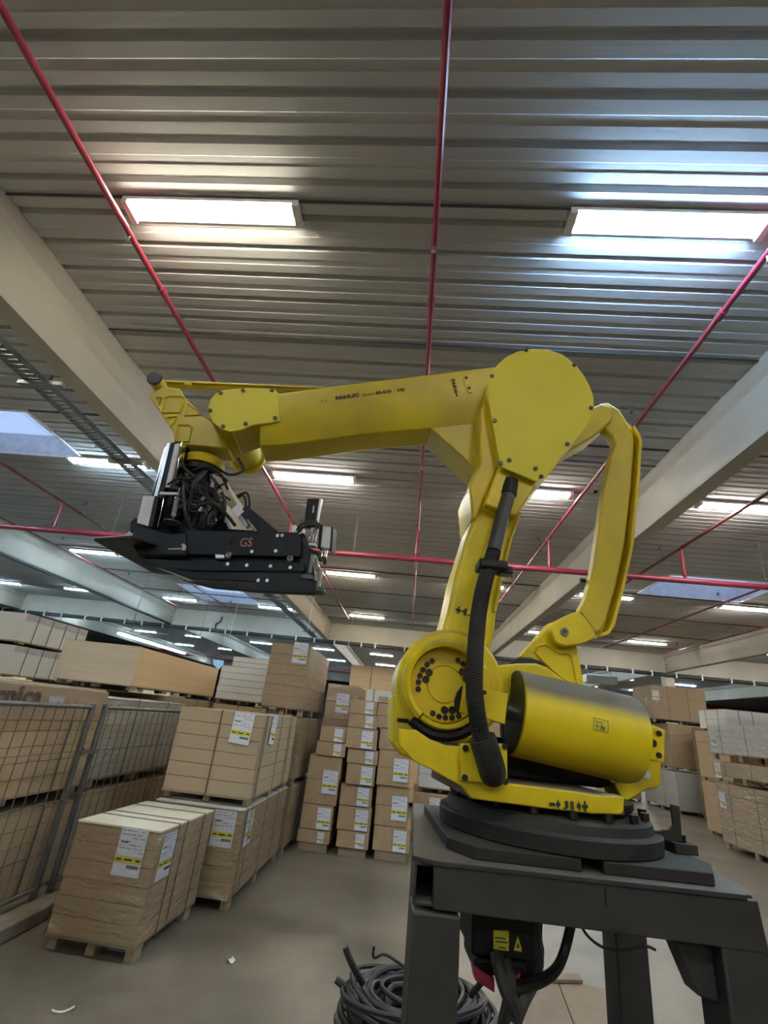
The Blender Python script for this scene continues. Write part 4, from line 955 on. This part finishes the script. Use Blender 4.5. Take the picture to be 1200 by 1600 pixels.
MB().tube(smooth_path([rp(753, 1152, -.395), rp(762, 1180, -.385), rp(768, 1200, -.372), rp(770, 1208, -.350)], 5), .038, 18, radii=None).build('hose_boot', 'black_rubber', rb, .004)
slab(rounded([(738, 1166), (760, 1155), (788, 1195), (786, 1210), (776, 1218), (758, 1217)], 4, .3), -.372, -.352, 'boot_flange', 'black_rubber', rb, .004)
# wrist
WC = [F4(*q) for q in ((640, 135), (700, 130), (770, 131), (835, 135), (850, 148), (858, 272), (830, 278), (790, 283), (755, 287), (730, 293), (690, 312), (640, 320), (600, 308), (565, 278), (546, 240), (543, 210), (553, 178), (575, 153), (605, 139))]
cw = rp(*F4(628, 226), -.13); Rw = (rp(*F4(545, 226), -.13) - cw).length
wh = MB().lathe(cw + Vector((0, .012, 0)), (0, 1, 0), [(0, Rw - .004), (.004, Rw), (.10, Rw), (.11, Rw + .006), (.23, Rw + .006), (.24, Rw - .004), (.37, Rw - .004), (.375, Rw + .012), (.40, Rw + .012), (.405, Rw - .03)], 48).build('wrist_barrel', 'yellow_shaded', rb)
slab([F4(*q) for q in ((640, 140), (845, 140), (856, 270), (735, 290), (640, 320))], -.118, .08, 'wrist_housing', 'yellow_shaded', rb, .01)
wc = slab(WC, -.131, -.119, 'wrist_cover', 'cover', rb, .003)
for x, y in ((600, 152), (697, 141), (823, 139), (837, 261), (709, 286), (610, 297), (554, 229)): use(B9, 'bolt', wc, rp(*F4(x, y), -.131))
# upper parallel rod
ra, rb_ = rp(247, 600, .08), rp(700, 620, .08)
MB().bar(ra, rb_, .030, .036, (0, 1, 0)).build('parallel_rod', 'yellow_shaded', rb, .006)
MB().bar(rp(262, 598, .062), rp(288, 599.5, .062), .004, .020, (0, 1, 0)).build('rod_recess', 'yellow_worn', rb)
MB().bar(rp(300, 599.5, .062), rp(520, 608, .062), .004, .022, (0, 1, 0)).build('rod_recess', 'yellow_worn', rb)
# wrist bracket with pockets, pin and cap
WB_ = [F4(*q) for q in ((283, 160), (300, 150), (350, 120), (420, 130), (440, 165), (520, 248), (600, 300), (625, 320), (630, 392), (540, 385), (440, 376), (395, 370), (393, 322))]
wb = slab(WB_, -.02, .10, 'wrist_bracket', 'yellow_shaded', rb, .006)
def rim(L, v, parent):
    """raised rim round a cast pocket"""
    P = [rp(*F4(*q), v) for q in L]; c = sum(P, Vector()) / len(P)
    O = [c + (p - c) * 1.06 for p in P]; I = [c + (p - c) * .84 for p in P]
    m = MB(); b = m.bm; n = len(P); up = Vector((0, -.007, 0))
    r = [[b.verts.new(p + o) for p, o in zip(X, [off] * n)] for X, off in ((O, Vector()), (O, up), (P, up), (I, Vector((0, -.0005, 0))))]
    for a, d in zip(r, r[1:]):
        for i in range(n): m._face((a[i], a[(i + 1) % n], d[(i + 1) % n], d[i]))
    return m.build('pocket_rim', 'yellow_worn', parent)
for L in ([(318, 172), (345, 172), (332, 205)], [(352, 175), (370, 166), (435, 168), (446, 180), (422, 236), (344, 236)], [(456, 196), (516, 246), (444, 250)], [(364, 258), (408, 256), (398, 280), (378, 300)], [(412, 292), (464, 292), (474, 304), (462, 362), (400, 362)]):
    rim(L, -.0205, wb)
pc = rp(242, 592, -.02); pin = MB().cyl(pc, pc + Vector((0, .17, 0)), .032, 24).build('bracket_pin', 'yellow', rb, .002)
MB().lathe(pc + Vector((0, .001, 0)), (0, -1, 0), [(0, .034), (.008, .034), (.012, .030), (.012, .001)], 28).build('pin_cap', 'dark_cap', pin)
# wrist flange, vertical
fz = rp(322, 715, .06)
MB().lathe(fz + Vector((0, 0, -.06)), (0, 0, 1), [(0, .055), (.004, .085), (.03, .09), (.045, .082), (.052, .07)], 32).build('wrist_flange', 'yellow', rb)
MB().tube(smooth_path([rp(372, 716, 0), rp(380, 735, .0), rp(360, 742, .02), rp(345, 735, .05)], 5), .006, 6).build('wrist_cable', 'black_rubber', rb)
# drive motor hanging through the stand top, and its cables
zb = -.012
mo = MB().box(-.266, -.085, -.16, .02, -.255, zb).build('drive_motor', 'black', rb, .008)
MB().box(-.255, -.10, -.15, .01, -.30, -.255).build('motor_cap', 'black', mo, .015)
MB().prism([rp(x, y, -.205) for x, y in ((739, 1509), (773, 1529), (773, 1552), (743, 1533))], (0, .04, 0)).build('connector', 'pink', mo, .003)
MB().prism([rp(x, y, -.205) for x, y in ((799, 1529), (814, 1520), (812, 1537), (801, 1543))], (0, .04, 0)).build('connector', 'pink', mo, .003)
ml = slab([(771, 1453), (795, 1454), (795, 1486), (771, 1483)], -.2018, -.2005, 'warning_label', 'label_yellow', mo, 0)
for y, a, b in ((1464, 773, 790), (1470, 775, 793), (1479, 780, 790)): slab([(a, y), (b, y + 2), (b, y + 4), (a, y + 2)], -.2024, -.2018, 'label_line', 'print', ml, 0)
ml = slab([(803, 1485), (809, 1463), (815, 1482), (815, 1487)], -.2018, -.2005, 'warning_triangle', 'label_yellow', mo, 0)
slab([(807, 1481), (809.5, 1471), (812, 1481)], -.2024, -.2018, 'label_line', 'print', ml, 0)
def cable(P, r, name='cable', material='black_rubber', parent=None, n=7): return MB().tube(smooth_path(P, n), r, 8).build(name, material, parent)
cable([rp(776, 1490, -.23), rp(781, 1515, -.25), rp(790, 1545, -.25), rp(800, 1562, -.24), rp(806, 1585, -.2)], .019, 'power_cable', 'hose', mo)
cable([rp(790, 1500, -.23), rp(797, 1530, -.25), rp(795, 1560, -.24), rp(786, 1600, -.2)], .016, 'power_cable', 'hose', mo)
cable([rp(893, 1425, -.1), rp(892, 1445, -.1), rp(880, 1492, -.11), rp(866, 1518, -.14), rp(840, 1535, -.18), rp(806, 1543, -.22), rp(790, 1555, -.22)], .0145, 'power_cable', 'black_rubber', rb)
cable([rp(828, 1420, -.1), rp(832, 1470, -.1), rp(836, 1500, -.1), rp(828, 1530, -.14), rp(812, 1560, -.2), rp(800, 1590, -.2)], .026, 'power_cable', 'hose', rb)
cable([rp(842, 1420, -.08), rp(840, 1465, -.08), rp(843, 1490, -.08), rp(833, 1530, -.1), rp(815, 1570, -.15)], .014, 'power_cable', 'black_rubber', rb)
cable([rp(900, 1425, .1), rp(906, 1442, .1), rp(918, 1462, .1), rp(938, 1478, .1), rp(960, 1484, .1), rp(985, 1483, .1), rp(1008, 1478, .1), rp(1024, 1484, .1)], .0045, 'signal_cable', 'black_rubber', rb)
MB().box(-.02, .06, .02, .10, -.05, -.012).build('cable_bracket', 'ring_grey', rb, .003)
# coil of cable on the floor under the stand
cc = on_z(652, 1594, .12)
ck = thing('cable_coil', 'messy coil of black cable on the floor behind the front leg of the stand', 'cable', (cc.x, cc.y, 0))
rr = random.Random(21)
for i in range(46):
    R_ = .17 + .21 * ((i * 7) % 23) / 23 + rr.uniform(-.02, .02); zz = .015 + (i // 7) * .030; ox, oy = rr.uniform(-.05, .05), rr.uniform(-.05, .05); ph = rr.uniform(0, 6.3); tl = rr.uniform(-.05, .05); tl2 = rr.uniform(-.03, .03)
    P = [(ox + R_ * math.cos(a + ph) * (1.15 + .05 * math.sin(3 * a)), oy + R_ * math.sin(a + ph), max(.018, zz + .04 + tl * math.cos(a) + tl2 * math.sin(2 * a))) for a in [k * 2 * math.pi / 11 for k in range(11)]]
    MB().tube(smooth_path(P, 4, True), rr.choice((.013, .016, .019)), 7, True).build('cable', rr.choice(['black_rubber', 'black_rubber', 'hose']), ck)
for P, r_ in (([(-.32, -.05, .26), (-.40, -.08, .36), (-.44, -.08, .42)], .020), ([(-.36, .0, .18), (-.44, -.02, .23), (-.48, -.02, .25)], .02), ([(-.05, -.1, .36), (-.20, -.1, .42), (-.27, -.1, .40), (-.275, -.1, .45)], .008), ([(.28, -.1, .3), (.36, -.2, .45), (.42, -.35, .7)], .016)):
    MB().tube(smooth_path(P, 5), r_, 8).build('cable', 'hose', ck)
# flattened carton under the stand
A_, B_, C_, D_ = on_z(838, 1524, .10), on_z(956, 1546, .10), on_z(1010, 1625, .10), on_z(770, 1612, .10)
cb_ = thing('carton_stack', 'flat brown cartons lying on the floor under the stand', 'carton', (B_.x - .4, B_.y, 0))
I_ = cb_.matrix_basis.inverted()
for k, (z0, z1) in enumerate(((0, .05), (.052, .10))):
    Q_ = [I_ @ Vector((p.x, p.y, z0)) for p in (A_, B_, C_, D_)]
    mid0, mid1 = (Q_[0] * .72 + Q_[1] * .28), (Q_[3] * .45 + Q_[2] * .55)
    g = Vector((.003, 0, 0))
    MB().prism([Q_[0], mid0 - g, mid1 - g, Q_[3]], (0, 0, z1 - z0)).build('carton_panel', 'carton_dark', cb_, .002)
    MB().prism([mid0 + g, Q_[1], Q_[2], mid1 + g], (0, 0, z1 - z0)).build('carton_panel', 'carton_dark', cb_, .002)
fl_ = [I_ @ on_z(x, y, .103) for x, y in ((846, 1522), (905, 1527), (911, 1537), (862, 1536))]
MB().prism(fl_, (0, 0, .02)).build('carton_flap', 'carton_dark', cb_, .002)

# ================================================================== the gripper
fw = RF.m @ (fz + Vector((0, 0, -.06)))
GY = math.radians(-10)
GF = Frame((fw.x, fw.y, fw.z), GY)
gr = thing('gripper', 'black clamp gripper with tangled hoses hanging from the robot wrist', 'gripper', GF.o, GY)
def gp(px, py, v): return GF.p(px, py, v)
def gslab(L, v0, v1, name, material, parent=None, bevel=.003, **k):
    return MB().prism([gp(x, y, v0) for x, y in L], (0, v1 - v0, 0)).build(name, material, parent or gr, bevel, **k)
# mounting: adapter disc, tool column, sloping hood
MB().lathe((0, 0, 0), (0, 0, -1), [(0, .07), (.008, .085), (.03, .085), (.034, .06), (.07, .055), (.08, .075), (.10, .075)], 28).build('adapter_disc', 'black', gr)
MB().box(-.12, .10, -.07, .09, -.31, -.10).build('valve_block', 'black', gr, .01)
for i in range(3):
    for j in range(4): MB().cyl((-.045 + i * .03, -.071, -.15 - j * .035), (-.045 + i * .03, -.092, -.15 - j * .035), .011, 10).build('fitting', 'bolt', gr)
MB().prism([(-.17, .05, .02), (-.02, .05, -.02), (.06, .05, -.10), (.19, .05, -.30), (.19, .05, -.36), (-.17, .05, -.36)], (0, .04, 0)).build('back_plate', 'black', gr, .003)
gslab([(325, 735), (345, 745), (378, 800), (372, 808), (330, 760)], -.02, .05, 'hood', 'pale_wood', gr, .003)
# front beam with hand-painted initials
VB = -.15
fb = gslab([(285, 832), (300, 828), (464, 832), (471, 840), (470, 870), (288, 866)], VB, VB + .03, 'front_beam', 'grey_plate', gr)
text('GS', gp(374, 855, VB - .0008), gp(393.5, 854.5, VB - .0008), .036, (0, -1, 0), 'gs_paint', fb, 'lettering', .001, .02)
for x, y in ((362, 847), (453, 852)): MB().cyl(gp(x, y, VB + .001), gp(x, y, VB - .0015), .0115, 14).build('bolt_hole', 'black_rubber', fb)
for x, y in ((434, 837), (441, 837), (394, 862), (431, 861)): use(WB, 'bolt', fb, gp(x, y, VB))
gslab([(207, 826), (214, 817), (236, 823), (262, 833), (290, 832), (290, 868), (216, 868), (204, 850)], VB - .01, VB + .05, 'side_block', 'black', gr, .006)
gslab([(283, 851), (287, 849), (291, 853), (290, 859), (284, 860), (285, 855)], VB - .0115, VB - .0095, 'paint_chip', 'white_tape', gr, 0)
gslab([(262, 857), (284, 856), (284, 858), (263, 858.5)], VB - .0115, VB - .0095, 'paint_chip', 'white_tape', gr, 0)
gslab([(280, 822), (460, 832), (462, 838), (280, 831)], -.08, -.04, 'rear_beam', 'black', gr)
# lower rails, wheels, clamp bar
gslab([(212, 868), (470, 872), (474, 884), (230, 876)], VB + .02, VB + .06, 'upper_rail', 'black', gr)
r2 = gslab([(214, 872), (300, 876), (475, 880), (475, 893), (300, 892), (240, 886)], VB - .005, VB + .015, 'middle_rail', 'grey_plate', gr)
for x, y in ((356, 881.5), (386, 883.5), (423, 885), (454, 887)): use(WB, 'bolt', r2, gp(x, y, VB - .005))
for x, y in ((358, 868), (454, 874)): MB().lathe(gp(x, y, VB + .0), (0, -1, 0), [(0, .012), (.008, .012), (.010, .008), (.006, .003), (.006, .001)], 16).build('roller', 'tray', gr)
gslab([(335, 865), (350, 866), (352, 873), (336, 873)], VB + .0, VB + .02, 'roller_bracket', 'alu', gr)
r3 = gslab([(240, 884), (300, 893), (478, 895), (490, 905), (487, 912), (470, 912), (300, 905), (278, 898)], VB - .01, VB + .05, 'lower_rail', 'black', gr)
r4 = gslab([(282, 906), (300, 908), (400, 914), (400, 902), (470, 902), (494, 910), (494, 926), (488, 928), (410, 925), (330, 918)], VB - .03, VB - .005, 'clamp_bar', 'black', gr)
for x, y in ((404, 907), (418, 907)): use(WB, 'bolt', r4, gp(x, y, VB - .03))
gslab([(462, 836), (474, 832), (488, 862), (492, 905), (470, 905)], VB + .01, VB + .05, 'end_plate', 'black', gr)
# flat pads, seen from below
zp = gp(205, 845, VB).z - .02
PD = [(146, 845), (206, 841), (300, 868), (420, 888), (470, 900), (430, 916), (330, 908), (278, 900), (236, 894), (196, 872)]
pz = [GF.pz(x, y, zp) for x, y in PD]
MB().prism(pz, (0, 0, .012)).build('support_plate', 'black', gr, .002)
MB().prism([GF.pz(x, y, zp + .006) for x, y in ((145, 844), (206, 840), (208, 844), (150, 848))], (0, 0, .012)).build('plate_edge', 'alu', gr, .001)
gslab([(194, 838), (200, 830), (212, 826), (214, 842), (204, 846)], VB - .005, VB + .03, 'air_joint', 'alu', gr, .004)
gslab([(203, 816), (211, 808), (213, 828), (203, 832)], VB - .01, VB + .02, 'end_stop', 'black', gr, .003)
# left masts
def gbar(a, b, wd, th, name, material, v=VB, v2=None, parent=None, bevel=.002):
    return MB().bar(gp(*a, v), gp(*b, v if v2 is None else v2), wd, th, (0, 1, 0)).build(name, material, parent or gr, bevel)
gbar((266, 694), (233, 826), .018, .02, 'mast_rail', 'alu', -.13); gbar((261, 700), (232, 800), .008, .02, 'mast_rail', 'chrome', -.12)
gbar((274, 694), (243, 828), .022, .03, 'mast_profile', 'black', -.12)
gbar((278, 694), (263, 762), .022, .012, 'mast_cover', 'white_plastic', -.145)
gbar((287, 693), (272, 765), .012, .03, 'mast_rail', 'chrome', -.12)
gbar((289, 698), (262, 830), .02, .05, 'mast_profile', 'black', -.09)
bx = gslab([(223.5, 774), (241, 775), (231, 822), (213, 817)], -.175, -.13, 'actuator', 'white_plastic', gr, .003)
gslab([(241, 774), (248, 776), (238, 824), (231, 822)], -.172, -.13, 'actuator_end', 'black', gr, .002)
gbar((257, 775), (246, 824), .004, .004, 'guide_rod', 'chrome', -.15)
gbar((250, 771), (282, 772), .012, .008, 'cross_arm', 'white_plastic', -.16)
def spring(a, b, v, r, turns, material='white_bolt'):
    A_, B_ = gp(*a, v), gp(*b, v); t = (B_ - A_).normalized(); e = t.orthogonal().normalized(); f = t.cross(e); n = turns * 9
    return MB().tube([A_ + (B_ - A_) * k / n + (e * math.cos(k * .698) + f * math.sin(k * .698)) * r for k in range(n + 1)], .0022, 5).build('spring', material, gr)
spring((277, 778), (271, 807), -.17, .0085, 14); gbar((281, 762), (270, 812), .007, .007, 'plunger', 'tray', -.17)
MB().lathe(gp(270, 812, -.15), (0, 0, -1), [(0, .012), (.006, .03), (.014, .032), (.016, .02)], 20).build('suction_cup', 'black_rubber', gr)
# right masts, actuator, springs, cups
gslab([(480, 779), (499, 779), (494, 826), (474, 824)], -.12, -.11, 'mast_plate', 'grey_plate', gr, .002)
gslab([(489, 790), (491.5, 790), (490, 801), (487.5, 801)], -.1215, -.1198, 'slot', 'alu', gr, 0)
gbar((502, 780), (492, 828), .010, .02, 'mast_rail', 'alu', -.11)
for a, b in (((488, 824), (481, 852)), ((493, 824), (487, 855)), ((497, 822), (492, 855))): gbar(a, b, .007, .007, 'guide_rod', 'chrome', -.12)
gslab([(504, 822), (519, 823), (517, 858), (500, 855)], -.10, -.06, 'actuator', 'white_plastic', gr, .004)
gslab([(499, 820), (504, 819), (500, 858), (496, 856)], -.105, -.055, 'actuator_end', 'black', gr, .002)
gslab([(517, 822), (521, 824), (518, 862), (514, 860)], -.10, -.055, 'actuator_end', 'black', gr, .002)
for a, b in (((504, 858), (497, 915)), ((509, 860), (505, 882)), ((512, 860), (508, 884))): gbar(a, b, .006, .006, 'guide_rod', 'chrome', -.09)
spring((489, 866), (484, 896), -.14, .006, 14); spring((502, 888), (497, 918), -.12, .006, 14)
gslab([(480, 848), (493, 849), (492, 853), (480, 852)], -.145, -.12, 'cross_arm', 'white_plastic', gr, .002)
gbar((495, 870), (493, 915), .012, .006, 'cross_arm', 'white_plastic', -.1)
for (x, y), v in (((482, 903), -.15), ((496, 922), -.14)):
    MB().lathe(gp(x, y, v) + Vector((0, 0, .012)), (0, 0, -1), [(0, .01), (.006, .024), (.014, .028), (.022, .031), (.024, .024), (.018, .004)], 24).build('suction_cup', 'suction', gr)
gslab([(455, 820), (462, 820), (462, 832), (454, 832)], -.11, -.08, 'sensor', 'white_plastic', gr, .002); gslab([(465, 824), (473, 824), (472, 838), (466, 838)], -.1, -.07, 'sensor', 'white_plastic', gr, .002)
# sloping brace with label, push rods
gbar((380, 797), (428, 838), .045, .02, 'brace', 'grey_plate', -.13)
gslab([(360, 797), (370, 788), (381, 798), (372, 808)], -.145, -.12, 'valve_label', 'label_white', gr, .002)
gbar((386, 812), (401, 831), .010, .01, 'push_rod', 'chrome', -.15); gbar((376, 808), (388, 824), .016, .016, 'push_rod_body', 'tray', -.14)
rr = random.Random(9)
def hose(P, r=.0055, material='black_rubber'): return MB().tube(smooth_path([gp(x, y, v) for x, y, v in P], 6), r, 6).build('hose', material, gr)
HS = [[(283, 705, -.1), (288, 730, -.14), (305, 745, -.16), (320, 762, -.15), (330, 790, -.13)], [(262, 757, -.15), (280, 747, -.17), (300, 748, -.17), (322, 738, -.15)], [(322, 735, -.15), (305, 755, -.18), (296, 790, -.16), (292, 820, -.13)],
      [(290, 740, -.15), (310, 765, -.17), (335, 785, -.16), (348, 800, -.14), (340, 812, -.12)], [(330, 745, -.14), (345, 765, -.15), (352, 790, -.14), (346, 805, -.12)], [(318, 800, -.15), (315, 815, -.15), (308, 828, -.13)], [(325, 803, -.15), (324, 818, -.15), (316, 828, -.13)],
      [(331, 808, -.15), (330, 822, -.14), (326, 830, -.12)], [(289, 750, -.16), (287, 775, -.17), (290, 805, -.16), (296, 825, -.13)], [(300, 735, -.15), (325, 730, -.16), (345, 742, -.14), (356, 765, -.12)], [(335, 748, -.16), (340, 775, -.17), (352, 800, -.15), (362, 812, -.12)],
      [(370, 775, -.12), (385, 770, -.13), (390, 785, -.12), (388, 800, -.1)], [(372, 778, -.12), (380, 774, -.13), (384, 785, -.12), (382, 800, -.1)], [(296, 770, -.16), (318, 772, -.18), (336, 790, -.16), (356, 808, -.13)], [(310, 790, -.16), (330, 786, -.18), (350, 800, -.16), (368, 822, -.12)],
      [(464, 828, -.14), (472, 818, -.15), (488, 815, -.14), (500, 820, -.12)], [(466, 832, -.15), (474, 823, -.16), (490, 818, -.15), (498, 824, -.12)], [(476, 842, -.16), (484, 858, -.17), (492, 862, -.15), (500, 868, -.12)], [(498, 862, -.13), (500, 875, -.14), (506, 872, -.12), (508, 880, -.1)]]
for P in HS: hose(P, rr.uniform(.004, .007), rr.choice(['black_rubber', 'hose', 'black_rubber']))
for _ in range(16):
    x0, y0 = rr.uniform(285, 345), rr.uniform(735, 790)
    hose([(x0, y0, -.12), (x0 + rr.uniform(-12, 22), y0 + rr.uniform(5, 20), -.16), (x0 + rr.uniform(-6, 30), y0 + rr.uniform(20, 35), -.15), (x0 + rr.uniform(-5, 25), y0 + rr.uniform(28, 45), -.1)], rr.uniform(.003, .006), rr.choice(['black_rubber', 'hose']))
for x, y in ((334, 755), (316, 793), (320, 776), (345, 765)): MB().cyl(gp(x, y, -.165), gp(x - 4, y + 6, -.165), .007, 8).build('hose_fitting', 'white_bolt', gr)
